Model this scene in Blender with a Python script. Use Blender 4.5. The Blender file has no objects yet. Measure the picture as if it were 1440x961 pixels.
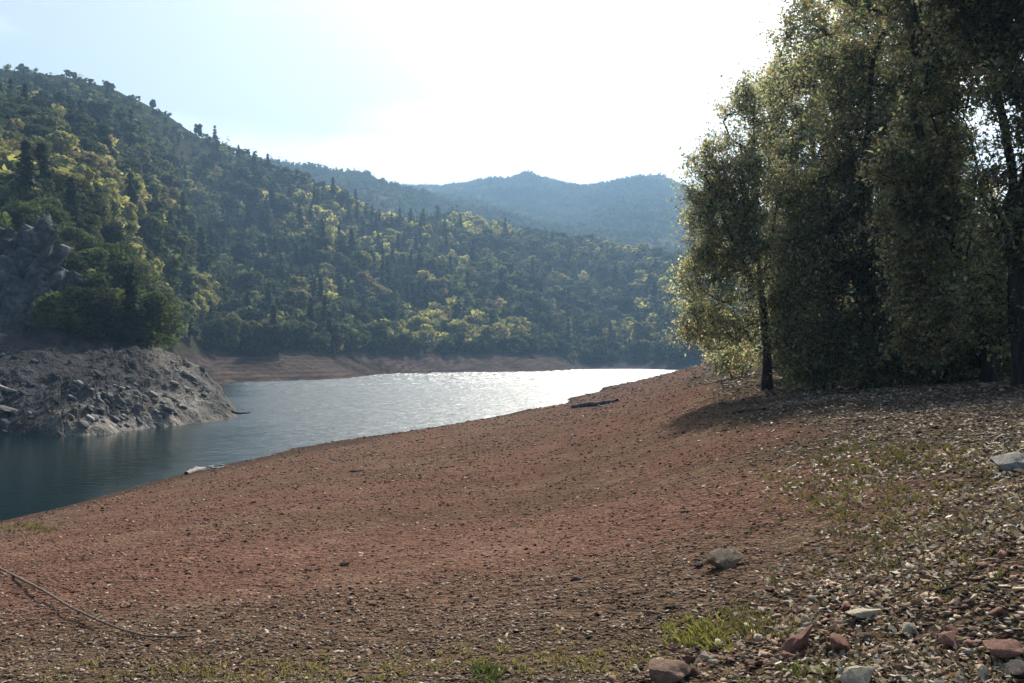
import bpy, bmesh, math, random
import numpy as np
from mathutils import Vector, Matrix, Quaternion
from mathutils.bvhtree import BVHTree

SEED = 7
random.seed(SEED)
rng = np.random.default_rng(SEED)
SC = bpy.context.scene
COL = SC.collection
EYE = 6.0            # eye height above the lake (water surface is z = 0)
F = 1300.0           # focal length of the photograph in its own pixels (1440 wide)
YH = 500.0           # horizon row in the photograph
SUN_AZ, SUN_EL = math.radians(12.0), math.radians(39.0)
SUN = Vector((math.sin(SUN_AZ) * math.cos(SUN_EL), math.cos(SUN_AZ) * math.cos(SUN_EL), math.sin(SUN_EL)))


def P(px, py, d):
    return Vector(((px - 720.0) / F * d, d, EYE + (YH - py) / F * d))


# ---------------------------------------------------------------- noise
def _hash(ix, iy, seed):
    h = (ix.astype(np.int64) * 374761393 + iy.astype(np.int64) * 668265263 + seed * 144269504) & 0xFFFFFFFF
    h = ((h ^ (h >> 13)) * 1274126177) & 0xFFFFFFFF
    h = h ^ (h >> 16)
    return (h & 0xFFFF).astype(np.float64) / 65535.0


def vnoise(x, y, seed=0):
    x = np.asarray(x, float); y = np.asarray(y, float)
    ix = np.floor(x); iy = np.floor(y)
    fx = x - ix; fy = y - iy
    fx = fx * fx * (3 - 2 * fx); fy = fy * fy * (3 - 2 * fy)
    a = _hash(ix, iy, seed); b = _hash(ix + 1, iy, seed)
    c = _hash(ix, iy + 1, seed); d = _hash(ix + 1, iy + 1, seed)
    return (a * (1 - fx) + b * fx) * (1 - fy) + (c * (1 - fx) + d * fx) * fy


def fbm(x, y, seed=0, octv=4, gain=0.5):
    s = 0.0; a = 1.0; t = 0.0
    for k in range(octv):
        s = s + a * vnoise(np.asarray(x) * 2 ** k + 17.3 * k, np.asarray(y) * 2 ** k - 9.1 * k, seed + k)
        t += a; a *= gain
    return s / t * 2 - 1


def sstep(a, b, x):
    t = np.clip((np.asarray(x, float) - a) / (b - a), 0, 1)
    return t * t * (3 - 2 * t)


# ---------------------------------------------------------------- thin plate surfaces
class Surface:
    """Terrain height z(x, y) through surveyed points."""
    def __init__(self, pts, pole, su=2.0, smooth=1e-4, relief=None, vmin=None):
        self.pole = pole; self.su = su; self.relief = relief
        self.ymin = vmin if vmin is not None else 1.0
        p = np.array([(q[0], q[1], q[2]) for q in pts], float)
        uv = self._uv(p[:, 0], p[:, 1])
        n = len(p)
        K = self._k(uv, uv) + smooth * np.eye(n)
        Q = np.hstack([np.ones((n, 1)), uv])
        A = np.zeros((n + 3, n + 3)); A[:n, :n] = K; A[:n, n:] = Q; A[n:, :n] = Q.T
        b = np.zeros(n + 3); b[:n] = p[:, 2]
        s = np.linalg.solve(A, b)
        self.w = s[:n]; self.a = s[n:]; self.c = uv

    def _uv(self, x, y):
        Y = np.maximum(np.asarray(y, float) + self.pole, self.ymin)
        return np.stack([self.su * np.asarray(x, float) / Y, np.log(Y)], -1)

    @staticmethod
    def _k(a, b):
        r2 = ((a[:, None, :] - b[None, :, :]) ** 2).sum(-1)
        return 0.5 * r2 * np.log(r2 + 1e-12)

    def base(self, x, y):
        x = np.asarray(x, float); sh = x.shape
        uv = self._uv(x.ravel(), np.asarray(y, float).ravel())
        out = np.empty(len(uv))
        for i in range(0, len(uv), 20000):
            u = uv[i:i + 20000]
            out[i:i + 20000] = self._k(u, self.c) @ self.w + self.a[0] + u @ self.a[1:]
        return out.reshape(sh)

    def __call__(self, x, y):
        z = self.base(x, y)
        if self.relief:
            z = z + self.relief(np.asarray(x, float), np.asarray(y, float), z)
        return z


# ---------------------------------------------------------------- mesh / object helpers
def mesh_np(name, verts, faces, mat=None, col=None, smooth=False):
    """faces: int array (n, k)"""
    verts = np.asarray(verts, np.float32); faces = np.asarray(faces, np.int32)
    me = bpy.data.meshes.new(name)
    n, k = faces.shape
    me.vertices.add(len(verts)); me.vertices.foreach_set("co", verts.ravel())
    me.loops.add(n * k); me.loops.foreach_set("vertex_index", faces.ravel())
    me.polygons.add(n)
    me.polygons.foreach_set("loop_start", np.arange(0, n * k, k, dtype=np.int32))
    me.polygons.foreach_set("loop_total", np.full(n, k, np.int32))
    if smooth:
        me.polygons.foreach_set("use_smooth", np.ones(n, bool))
    if col is not None:
        at = me.color_attributes.new("col", 'FLOAT_COLOR', 'POINT')
        c = np.ones((len(verts), 4), np.float32); c[:, :3] = col
        at.data.foreach_set("color", c.ravel())
    me.update(calc_edges=True)
    if mat: me.materials.append(mat)
    return me


def link(name, data, parent=None, loc=None):
    o = bpy.data.objects.new(name, data); COL.objects.link(o)
    if parent is not None: o.parent = parent
    if loc is not None: o.location = loc
    return o


def tag(o, label=None, cat=None, group=None, kind=None):
    if label: o["label"] = label
    if cat: o["category"] = cat
    if group: o["group"] = group
    if kind: o["kind"] = kind
    return o


def copy_tree(o, parent=None):
    c = o.copy(); COL.objects.link(c); c.parent = parent
    for ch in list(o.children):
        copy_tree(ch, c)
    return c


def grid_faces(nr, nc):
    i = np.arange(nr - 1)[:, None] * nc + np.arange(nc - 1)[None, :]
    return np.stack([i, i + 1, i + nc + 1, i + nc], -1).reshape(-1, 4)


def rand_rot(n):
    q = rng.normal(size=(n, 4)); q /= np.linalg.norm(q, axis=1)[:, None]
    w, x, y, z = q.T
    return np.stack([np.stack([1 - 2 * (y * y + z * z), 2 * (x * y - z * w), 2 * (x * z + y * w)], -1),
                     np.stack([2 * (x * y + z * w), 1 - 2 * (x * x + z * z), 2 * (y * z - x * w)], -1),
                     np.stack([2 * (x * z - y * w), 2 * (y * z + x * w), 1 - 2 * (x * x + y * y)], -1)], 1)


def rot_z(a):
    c, s = np.cos(a), np.sin(a); o = np.zeros_like(a); l = np.ones_like(a)
    return np.stack([np.stack([c, -s, o], -1), np.stack([s, c, o], -1), np.stack([o, o, l], -1)], 1)


def scatter(protos, which, pos, scl, rot, col):
    """protos: list of (verts, faces[, col]); merges copies into (verts, faces, colours)."""
    V, Fc, C = [], [], []; off = 0
    for k, pr in enumerate(protos):
        v, f = pr[0], pr[1]
        idx = np.nonzero(which == k)[0]
        if not len(idx): continue
        m = len(idx); nv = len(v)
        s = scl[idx] if scl.ndim == 2 else np.repeat(scl[idx, None], 3, 1)
        vv = v[None] * s[:, None, :]
        vv = np.einsum('nij,nvj->nvi', rot[idx], vv) + pos[idx][:, None, :]
        V.append(vv.reshape(-1, 3))
        Fc.append((f[None] + (off + np.arange(m) * nv)[:, None, None]).reshape(-1, f.shape[1]))
        cc = np.repeat(col[idx][:, None, :], nv, 1)
        if len(pr) > 2: cc = cc * pr[2][None]
        C.append(cc.reshape(-1, 3))
        off += m * nv
    return np.concatenate(V), np.concatenate(Fc), np.concatenate(C)


# ---------------------------------------------------------------- materials
def new_mat(name):
    m = bpy.data.materials.new(name); m.use_nodes = True
    nt = m.node_tree; nt.nodes.clear()
    out = nt.nodes.new("ShaderNodeOutputMaterial")
    return m, nt, out


def N(nt, typ, **kw):
    n = nt.nodes.new(typ)
    for k, v in kw.items():
        if k.startswith("i_"): n.inputs[k[2:].replace("_", " ")].default_value = v
        else: setattr(n, k, v)
    return n


def foliage_mat(name, trans=0.4, rough=0.55, tint=(1.25, 1.2, 0.7), spec=0.3):
    m, nt, out = new_mat(name)
    at = N(nt, "ShaderNodeAttribute", attribute_name="col")
    oi = N(nt, "ShaderNodeObjectInfo")
    hs = N(nt, "ShaderNodeHueSaturation")
    mr = N(nt, "ShaderNodeMapRange"); mr.inputs[3].default_value = 0.75; mr.inputs[4].default_value = 1.3
    nt.links.new(oi.outputs["Random"], mr.inputs[0])
    nt.links.new(mr.outputs[0], hs.inputs["Value"])
    nt.links.new(at.outputs["Color"], hs.inputs["Color"])
    b = N(nt, "ShaderNodeBsdfPrincipled"); b.inputs["Roughness"].default_value = rough
    b.inputs["Specular IOR Level"].default_value = spec
    nt.links.new(hs.outputs[0], b.inputs["Base Color"])
    tr = N(nt, "ShaderNodeBsdfTranslucent")
    mu = N(nt, "ShaderNodeMix", data_type='RGBA', blend_type='MULTIPLY'); mu.inputs[0].default_value = 1.0
    nt.links.new(hs.outputs[0], mu.inputs[6]); mu.inputs[7].default_value = (*tint, 1)
    nt.links.new(mu.outputs[2], tr.inputs["Color"])
    mx = N(nt, "ShaderNodeMixShader"); mx.inputs[0].default_value = trans
    nt.links.new(b.outputs[0], mx.inputs[1]); nt.links.new(tr.outputs[0], mx.inputs[2])
    nt.links.new(mx.outputs[0], out.inputs["Surface"])
    return m


def rock_mat(name, c1, c2, c3, scale=6.0, bump=0.4, rough=0.85, attr=False, bdist=0.05):
    m, nt, out = new_mat(name)
    tc = N(nt, "ShaderNodeTexCoord")
    n1 = N(nt, "ShaderNodeTexNoise"); n1.inputs["Scale"].default_value = scale; n1.inputs["Detail"].default_value = 8
    n1.inputs["Roughness"].default_value = 0.65
    n2 = N(nt, "ShaderNodeTexNoise"); n2.inputs["Scale"].default_value = scale * 5; n2.inputs["Detail"].default_value = 5
    for n in (n1, n2): nt.links.new(tc.outputs["Object"], n.inputs["Vector"])
    cr = N(nt, "ShaderNodeValToRGB")
    e = cr.color_ramp.elements
    e[0].position = 0.3; e[0].color = (*c1, 1); e[1].position = 0.7; e[1].color = (*c3, 1)
    k = cr.color_ramp.elements.new(0.5); k.color = (*c2, 1)
    nt.links.new(n1.outputs["Fac"], cr.inputs["Fac"])
    b = N(nt, "ShaderNodeBsdfPrincipled"); b.inputs["Roughness"].default_value = rough
    b.inputs["Specular IOR Level"].default_value = 0.1
    last = cr.outputs["Color"]
    if attr:
        at = N(nt, "ShaderNodeAttribute", attribute_name="col")
        mu = N(nt, "ShaderNodeMix", data_type='RGBA', blend_type='MULTIPLY'); mu.inputs[0].default_value = 1.0
        nt.links.new(last, mu.inputs[6]); nt.links.new(at.outputs["Color"], mu.inputs[7])
        last = mu.outputs[2]
    oi = N(nt, "ShaderNodeObjectInfo")
    hs = N(nt, "ShaderNodeHueSaturation")
    mr = N(nt, "ShaderNodeMapRange"); mr.inputs[3].default_value = 0.7; mr.inputs[4].default_value = 1.3
    nt.links.new(oi.outputs["Random"], mr.inputs[0]); nt.links.new(mr.outputs[0], hs.inputs["Value"])
    nt.links.new(last, hs.inputs["Color"])
    nt.links.new(hs.outputs[0], b.inputs["Base Color"])
    bp = N(nt, "ShaderNodeBump"); bp.inputs["Strength"].default_value = bump; bp.inputs["Distance"].default_value = bdist
    nt.links.new(n2.outputs["Fac"], bp.inputs["Height"]); nt.links.new(bp.outputs[0], b.inputs["Normal"])
    nt.links.new(b.outputs[0], out.inputs["Surface"])
    return m


def attr_mat(name, rough=0.8, spec=0.3, noise=None, bump=None):
    """surface whose colour comes from the mesh's own colour attribute, broken up by noise"""
    m, nt, out = new_mat(name)
    at = N(nt, "ShaderNodeAttribute", attribute_name="col")
    b = N(nt, "ShaderNodeBsdfPrincipled"); b.inputs["Roughness"].default_value = rough
    b.inputs["Specular IOR Level"].default_value = spec
    tc = N(nt, "ShaderNodeTexCoord")
    last = at.outputs["Color"]
    for sc, lo, hi in (noise or ()):
        n = N(nt, "ShaderNodeTexNoise"); n.inputs["Scale"].default_value = sc; n.inputs["Detail"].default_value = 7
        n.inputs["Roughness"].default_value = 0.68
        nt.links.new(tc.outputs["Object"], n.inputs["Vector"])
        mr = N(nt, "ShaderNodeMapRange"); mr.inputs[1].default_value = 0.28; mr.inputs[2].default_value = 0.72
        mr.inputs[3].default_value = lo; mr.inputs[4].default_value = hi
        nt.links.new(n.outputs["Fac"], mr.inputs[0])
        mu = N(nt, "ShaderNodeMix", data_type='RGBA', blend_type='MULTIPLY'); mu.inputs[0].default_value = 1.0
        nt.links.new(last, mu.inputs[6]); nt.links.new(mr.outputs[0], mu.inputs[7])
        last = mu.outputs[2]
    nt.links.new(last, b.inputs["Base Color"])
    nrm = None
    for kind, sc, st, dist in (bump or ()):
        if kind == 'v':
            n = N(nt, "ShaderNodeTexVoronoi"); n.inputs["Scale"].default_value = sc; o = n.outputs["Distance"]
        else:
            n = N(nt, "ShaderNodeTexNoise"); n.inputs["Scale"].default_value = sc; n.inputs["Detail"].default_value = 6; o = n.outputs["Fac"]
        nt.links.new(tc.outputs["Object"], n.inputs["Vector"])
        bp = N(nt, "ShaderNodeBump"); bp.inputs["Strength"].default_value = st; bp.inputs["Distance"].default_value = dist
        bp.invert = kind == 'v'
        nt.links.new(o, bp.inputs["Height"])
        if nrm is not None: nt.links.new(nrm, bp.inputs["Normal"])
        nrm = bp.outputs[0]
    if nrm is not None: nt.links.new(nrm, b.inputs["Normal"])
    nt.links.new(b.outputs[0], out.inputs["Surface"])
    return m


def bark_mat(name, c1, c2, scale=8):
    m, nt, out = new_mat(name)
    tc = N(nt, "ShaderNodeTexCoord")
    mp = N(nt, "ShaderNodeMapping"); mp.inputs["Scale"].default_value = (1, 1, 0.2)
    n = N(nt, "ShaderNodeTexNoise"); n.inputs["Scale"].default_value = scale; n.inputs["Detail"].default_value = 8
    nt.links.new(tc.outputs["Object"], mp.inputs[0]); nt.links.new(mp.outputs[0], n.inputs["Vector"])
    cr = N(nt, "ShaderNodeValToRGB"); e = cr.color_ramp.elements
    e[0].position = 0.35; e[0].color = (*c1, 1); e[1].position = 0.68; e[1].color = (*c2, 1)
    nt.links.new(n.outputs["Fac"], cr.inputs[0])
    b = N(nt, "ShaderNodeBsdfPrincipled"); b.inputs["Roughness"].default_value = 0.9
    b.inputs["Specular IOR Level"].default_value = 0.2
    nt.links.new(cr.outputs[0], b.inputs["Base Color"])
    bp = N(nt, "ShaderNodeBump"); bp.inputs["Strength"].default_value = 0.7; bp.inputs["Distance"].default_value = 0.04
    nt.links.new(n.outputs["Fac"], bp.inputs["Height"]); nt.links.new(bp.outputs[0], b.inputs["Normal"])
    nt.links.new(b.outputs[0], out.inputs["Surface"])
    return m


M_FOL = foliage_mat("hillside foliage", trans=0.4, rough=0.8, spec=0.05, tint=(1.2, 1.22, 0.85))
M_LEAF = foliage_mat("backlit tree leaves", trans=0.6, rough=0.5, tint=(1.5, 1.46, 1.1), spec=0.3)
M_GRASS = foliage_mat("grass blades", trans=0.35, rough=0.5)
M_LITTER = foliage_mat("dry fallen leaves", trans=0.25, rough=0.6, tint=(1.1, 1.0, 0.8))
M_BARK = bark_mat("dark bark", (0.016, 0.013, 0.011), (0.06, 0.05, 0.042))
M_GROUND = attr_mat("red gravel earth", 1.0, 0.0, noise=((0.35, 0.75, 1.25), (5, 0.6, 1.4), (30, 0.4, 1.6)),
                    bump=(('n', 3.0, 0.5, 0.15), ('v', 14, 0.9, 0.05), ('v', 42, 0.8, 0.016)))
M_HILL = attr_mat("hillside earth", 1.0, 0.0, noise=((0.08, 0.7, 1.3), (0.8, 0.6, 1.4)), bump=(('n', 0.6, 0.8, 0.8),))
M_MOUNT = attr_mat("far wooded mountains", 1.0, 0.0, noise=((0.03, 0.6, 1.4), (0.2, 0.55, 1.45)), bump=(('n', 0.15, 1.0, 5.0),))
M_PEB = attr_mat("pebbles", 0.85, 0.06)
M_BANK = attr_mat("rocky bank", 0.9, 0.06, noise=((0.6, 0.6, 1.4), (4.0, 0.55, 1.45)), bump=(('n', 2.5, 0.9, 0.3), ('v', 5, 0.6, 0.12)))

# ---------------------------------------------------------------- the lake shore (ground sheet)
shore = [(0, 735), (130, 703), (270, 665), (360, 645), (450, 625), (620, 600), (750, 575), (850, 545), (940, 525)]
gp = []
def g(px, py=None, d=None, zr=None):
    """survey point: image column, and two of image row / distance / height relative to the eye"""
    if d is None: d = -zr * F / (py - YH)
    if zr is None: zr = -(py - YH) / F * d
    gp.append(((px - 720) / F * d, d, EYE + zr))
for px, py in ((650, 594.5), (680, 589), (705, 584.5), (800, 560), (900, 534), (925, 528)):
    d = 6.0 * F / (py - YH); gp.append(((px - 720) / F * d, d, EYE - 6.0))
for px, py in ((620, 594), (750, 567), (800, 552), (850, 538), (900, 529)):
    d = 6.0 * F / (py - YH); gp.append(((px - 720) / F * d, d, -0.9))
for px, py in shore:
    g(px, py, zr=-6.0)
    d = 6.0 * F / (py - YH)
    gp.append(((px - 720) / F * d - 0.10 * d - 3, d * 1.12, -1.0))
    gp.append(((px - 720) / F * d - 0.3 * d - 8, d * 1.25, -3.0))
for py, zr in ((961, -1.75), (850, -2.15), (800, -2.75), (770, -3.6), (750, -4.75)): g(0, py, zr=zr)
for py, zr in ((961, -1.68), (850, -1.95), (780, -2.4), (720, -3.2), (680, -4.3), (660, -5.2)): g(360, py, zr=zr)
for py, zr in ((961, -1.6), (850, -1.78), (780, -2.0), (720, -2.35), (680, -2.8), (640, -3.55), (612, -4.6), (592, -5.5)): g(720, py, zr=zr)
for py, zr in ((780, -1.8), (700, -1.98), (640, -2.25), (600, -2.7), (570, -3.3), (550, -4.2)): g(880, py, zr=zr)
for py, zr in ((961, -1.55), (800, -1.5), (700, -1.55), (640, -1.6), (600, -1.6), (560, -1.5), (538, -1.35), (526, -1.45)): g(1000, py, zr=zr)
g(960, 521, d=130); g(1040, 519, d=110)
for py, zr in ((961, -1.5), (800, -1.38), (700, -1.3), (620, -1.2), (570, -1.12), (545, -1.08)): g(1150, py, zr=zr)
for py, zr in ((961, -1.45), (800, -1.25), (700, -1.08), (640, -0.97), (600, -0.92), (560, -0.88)): g(1300, py, zr=zr)
for py, zr in ((961, -1.4), (800, -1.15), (700, -0.98), (640, -0.85), (600, -0.8), (560, -0.75)): g(1440, py, zr=zr)
for px, d, zr in ((1150, 60, -0.8), (1300, 45, -0.3), (1300, 70, 1.0), (1440, 30, -0.3), (1440, 60, 1.5), (1250, 110, 2.5), (1100, 160, 1.5),
                  (1440, 120, 5), (1900, 10, 0.1), (1900, 40, 2), (1900, 120, 8), (1020, 220, -2.5), (1150, 300, 2), (1440, 300, 8), (1020, 330, -4.5)):
    g(px, d=d, zr=zr)
gp += [(-2, -6, EYE - 1.6), (8, -6, EYE - 0.9), (-8, -6, EYE - 2.6), (-9, 2, EYE - 3.1), (9, 2, EYE - 0.8), (0, 0, EYE - 1.6),
       (-16, 8, EYE - 4.4), (-22, 14, EYE - 6), (-30, 18, EYE - 8), (-60, 45, -3.5), (-25, 2, EYE - 7.5), (-80, 80, -3.5), (-90, 160, -3.5),
       (-70, 260, -3.5), (-20, 330, -3.5), (40, 400, -3.5), (0, 220, -3.2)]


def ground_relief(x, y, z):
    dry = sstep(-0.3, 0.8, z)
    r = 0.10 * fbm(x / 3.5, y / 3.5, 3, 3) + 0.035 * fbm(x / 0.7, y / 0.7, 5, 3) * np.clip(1.5 - y / 60, 0.1, 1)
    # faint old water lines along the slope
    r = r + 0.05 * np.sin((z + 0.25 * fbm(x / 6, y / 6, 8, 2)) * 9.0) * sstep(0.2, 1.2, z) * (1 - sstep(3.3, 4.2, z))
    return r * (0.2 + 0.8 * dry)
GROUND = Surface(gp, pole=14.0, su=2.0, smooth=3e-4, relief=ground_relief, vmin=6.0)

ys = np.exp(np.linspace(math.log(6.0), math.log(440.0), 520)) - 14.0
us = np.linspace(-1.15, 1.15, 500)
X = us[None, :] * (ys[:, None] + 14.0); Y = np.repeat(ys[:, None], len(us), 1)
Z = np.maximum(GROUND(X, Y), -3.6)
bx, by = [], []
for yy, w in ((-300, 600), (-120, 260), (-45, 90), (-18, 30)):
    bx.append(us * w); by.append(np.full(len(us), float(yy)))
bz = [np.clip(np.interp(q, [-40, -10, 0, 10, 60], [-3.5, 3.0, 4.4, 5.2, 9.0]), -3.5, 9) for q in bx]
X = np.vstack([np.array(bx), X]); Y = np.vstack([np.array(by), Y]); Z = np.vstack([np.array(bz), Z])
PXg = 720 + F * X / np.maximum(Y, 1.5)
PYg = YH + F * (EYE - Z) / np.maximum(Y, 1.5)
red = np.array([0.155, 0.088, 0.064]); brown = np.array([0.142, 0.090, 0.062]); olive = np.array([0.085, 0.064, 0.042])
dark = np.array([0.060, 0.042, 0.030]); green = np.array([0.066, 0.064, 0.036]); pale = np.array([0.18, 0.135, 0.095])
nz = fbm(X / 4, Y / 4, 21, 4); nz2 = fbm(X / 1.2, Y / 1.2, 31, 3)
def mixc(a, b, t): return a * (1 - t[..., None]) + b * t[..., None]
C = np.broadcast_to(red, X.shape + (3,)).copy()
C = mixc(C, np.broadcast_to(brown, C.shape), sstep(-0.25, 0.35, nz))
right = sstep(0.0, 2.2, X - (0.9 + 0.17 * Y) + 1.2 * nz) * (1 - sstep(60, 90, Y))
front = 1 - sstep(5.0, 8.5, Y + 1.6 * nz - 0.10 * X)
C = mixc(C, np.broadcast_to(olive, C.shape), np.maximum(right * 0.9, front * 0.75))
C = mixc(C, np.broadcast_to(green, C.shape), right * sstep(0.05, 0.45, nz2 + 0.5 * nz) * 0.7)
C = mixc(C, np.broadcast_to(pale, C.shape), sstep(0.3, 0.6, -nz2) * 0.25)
C = mixc(C, np.broadcast_to(np.array([0.055, 0.042, 0.031]), C.shape), sstep(13, 20, Y + 2.5 * nz) * sstep(0.27, 0.33, X / np.maximum(Y, 1) + 0.05 * nz2 + 0.03 * nz) * (1 - sstep(60, 90, Y)))  # dark soil under the right trees, also deepens their shade by colour
wet = 1 - sstep(0.05, 0.5, Z + 0.15 * nz2)
C = mixc(C, np.broadcast_to(dark, C.shape), wet * 0.75)
C = mixc(C, np.broadcast_to(np.array([0.15, 0.135, 0.07]), C.shape), (sstep(0.25, 0.5, Z) * (1 - sstep(0.6, 1.3, Z))) * 0.4 * sstep(-0.1, 0.3, nz2))
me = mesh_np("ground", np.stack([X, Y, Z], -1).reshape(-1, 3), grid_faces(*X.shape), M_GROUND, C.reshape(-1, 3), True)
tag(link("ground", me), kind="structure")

# ---------------------------------------------------------------- hills across the lake
hp = []
def h(px, py, d): hp.append(tuple(P(px, py, d)))
for px in (-420, -200, 0):
    k = -px / 420.0
    h(px, 612 + 6 * k, 70 - 4 * k); h(px, 475 - 20 * k, 88 - 4 * k); h(px, 415 - 30 * k, 102); h(px, 325 - 40 * k, 132); h(px, 220 - 50 * k, 195)
    h(px, 150 - 50 * k, 320); h(px, 106 - 50 * k, 430); h(px, 120 - 40 * k, 600); h(px, 180, 900)
h(70, 610, 70); h(130, 612, 70); h(200, 603, 76); h(325, 590, 87); h(270, 596, 82)
h(110, 482, 92); h(230, 503, 98); h(285, 533, 98); h(325, 573, 96)
h(110, 420, 112); h(110, 330, 150); h(110, 240, 220); h(110, 170, 350); h(110, 122, 440); h(110, 140, 600)
h(200, 488, 112); h(200, 440, 140); h(200, 345, 225); h(200, 250, 330); h(200, 151, 455); h(250, 176, 500); h(150, 134, 445); h(200, 190, 620)
hp += [(P(320, 0, 110).x, 110, -2), (P(300, 0, 135).x, 135, -3), (P(300, 0, 165).x, 165, -3)]
h(300, 540, 195); h(250, 541, 190); h(300, 505, 225); h(300, 455, 262); h(300, 380, 345); h(300, 305, 435); h(300, 205, 545); h(300, 250, 700)
h(380, 536, 215); h(380, 505, 238); h(440, 535, 226); h(440, 506, 250); h(440, 440, 325); h(440, 365, 425); h(440, 268, 600); h(440, 290, 760)
h(540, 527, 289); h(540, 503, 312); h(540, 440, 385); h(540, 365, 485); h(540, 312, 600); h(540, 340, 760)
h(650, 524, 325); h(650, 504, 345); h(650, 430, 435); h(650, 360, 535); h(650, 312, 640); h(650, 340, 800)
h(800, 521, 371); h(800, 509, 410); h(800, 450, 485); h(800, 390, 585); h(800, 348, 690); h(800, 370, 820)
h(920, 520, 395); h(920, 505, 425); h(920, 450, 485); h(920, 395, 575); h(920, 366, 665); h(920, 385, 820)
h(1000, 521, 370); h(1000, 500, 392); h(1000, 420, 440); h(1000, 370, 520); h(1000, 400, 760)
h(1200, 505, 330); h(1200, 430, 420); h(1200, 390, 540); h(1200, 410, 800)
h(1600, 505, 330); h(1600, 430, 420); h(1600, 390, 560); h(1600, 410, 800)
for px, d in ((-400, 45), (0, 45), (0, 60), (200, 62), (340, 74), (380, 100), (420, 150), (450, 195), (560, 250), (700, 290), (850, 330), (950, 330),
              (1100, 290), (1400, 260), (500, 120), (700, 180), (900, 230), (1200, 180), (1500, 150), (400, 60), (800, 80), (1400, 70)):
    hp.append((P(px, 0, d).x, d, -3.6))


def hill_relief(x, y, z):
    up = sstep(4, 40, z)
    gul = fbm(x / 70, y / 70, 41, 4)
    r = up * 14.0 * gul * sstep(80, 260, y) * (1 - 0.6 * sstep(90, 125, z)) + up * 2.0 * fbm(x / 18, y / 18, 44, 3)
    return r + 0.5 * fbm(x / 9, y / 9, 47, 3) * sstep(-2, 1, z)
HILL = Surface(hp, pole=0.0, su=3.0, smooth=2e-4, relief=hill_relief, vmin=20.0)


def grid_sheet(u0, u1, nu, d0, d1, nd, surf, zmin=-3.8):
    us = np.linspace(u0, u1, nu); ds = np.exp(np.linspace(math.log(d0), math.log(d1), nd))
    X = us[None, :] * ds[:, None]; Y = np.repeat(ds[:, None], nu, 1)
    return X, Y, np.maximum(surf(X, Y), zmin)
X, Y, Z = grid_sheet(-0.95, 0.75, 420, 48, 880, 330, HILL)
PX = 720 + F * X / Y
n1 = fbm(X / 25, Y / 25, 61, 4); n2 = fbm(X / 6, Y / 6, 64, 3)
earth = np.array([0.055, 0.05, 0.03]); redbank = np.array([0.098, 0.073, 0.060]); greybank = np.array([0.085, 0.09, 0.095])
grassy = np.array([0.035, 0.04, 0.022])
C = np.broadcast_to(earth, X.shape + (3,)).copy()
C = mixc(C, np.broadcast_to(grassy, C.shape), sstep(105, 125, Z + 12 * n1) * (1 - sstep(260, 330, PX)))
bank = 1 - sstep(5.2, 7.5, Z + 0.8 * n1)
bc = mixc(np.broadcast_to(redbank, C.shape), np.broadcast_to(np.array([0.065, 0.048, 0.038]), C.shape), sstep(-0.1, 0.4, n1 + 0.5 * n2))
bc = bc * (0.8 + 0.3 * np.sin((Z + 0.5 * n2) * 7.0))[..., None]
bc = mixc(bc, np.broadcast_to(greybank, C.shape), (1 - sstep(250, 300, PX)) * (1 - sstep(120, 150, Y)))
bc = mixc(bc, np.broadcast_to(np.array([0.07, 0.062, 0.058]), C.shape), sstep(780, 830, PX))
C = mixc(C, bc, bank)
me = mesh_np("hills", np.stack([X, Y, Z], -1).reshape(-1, 3), grid_faces(*X.shape), M_HILL, C.reshape(-1, 3), True)
hills = tag(link("hills", me), kind="structure")
HV = np.stack([X, Y, Z], -1)
HILL_BVH = BVHTree.FromPolygons([Vector(v) for v in HV[::2, ::2].reshape(-1, 3)], [tuple(f) for f in grid_faces(*HV[::2, ::2].shape[:2]).tolist()])

# the bare rocky point at the left
def BANK(X, Y):
    Zb = HILL(X, Y)
    s1 = fbm(X / 5, Y / 5, 71, 4)
    q = X * 0.62 + Y * 0.22 + 1.6 * s1
    strata = ((q * 0.42) % 1.0); strata2 = ((q * 1.35 + 0.7 * fbm(X / 3, Y / 3, 73, 2)) % 1.0)
    crag = sstep(-0.25, 0.25, fbm(X / 6, Y / 6, 77, 3))
    blocks = vnoise(np.floor(X / 0.9 + 0.8 * s1) * 3.1, np.floor(Y / 1.3 + 0.5 * s1) * 2.7, 75) + 0.6 * vnoise(np.floor(X / 0.4) * 1.7, np.floor(Y / 0.6) * 2.3, 76)
    disp = 0.1 + 0.8 * s1 + 0.95 * crag * (0.9 * strata + 0.5 * strata2 + 0.32 * blocks) + 0.3 * fbm(X / 1.1, Y / 1.1, 79, 3)
    amp = sstep(-1.2, 0.6, Zb) * (1 - sstep(8, 12, Zb))
    return Zb + disp * amp * 0.6 + 0.12 - 0.6 * (1 - amp)
pu = np.linspace((-160 - 720) / F, (348 - 720) / F, 420); pd = np.linspace(66, 118, 240)
X = pu[None, :] * pd[:, None]; Y = np.repeat(pd[:, None], len(pu), 1)
Zb = HILL(X, Y)
s1 = fbm(X / 5, Y / 5, 71, 4); Zr = BANK(X, Y)
PX = 720 + F * X / Y
t = sstep(-0.4, 0.5, s1 + 0.3 * fbm(X / 1.5, Y / 1.5, 83, 3))
C = mixc(np.broadcast_to(np.array([0.060, 0.058, 0.058]), X.shape + (3,)), np.broadcast_to(np.array([0.165, 0.145, 0.12]), X.shape + (3,)), t)
wl = 1 - sstep(0.1, 0.9, Zr + 0.3 * s1)
C = mixc(C, np.broadcast_to(np.array([0.17, 0.15, 0.125]), C.shape), wl * sstep(90, 140, PX) * 0.8)
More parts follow.
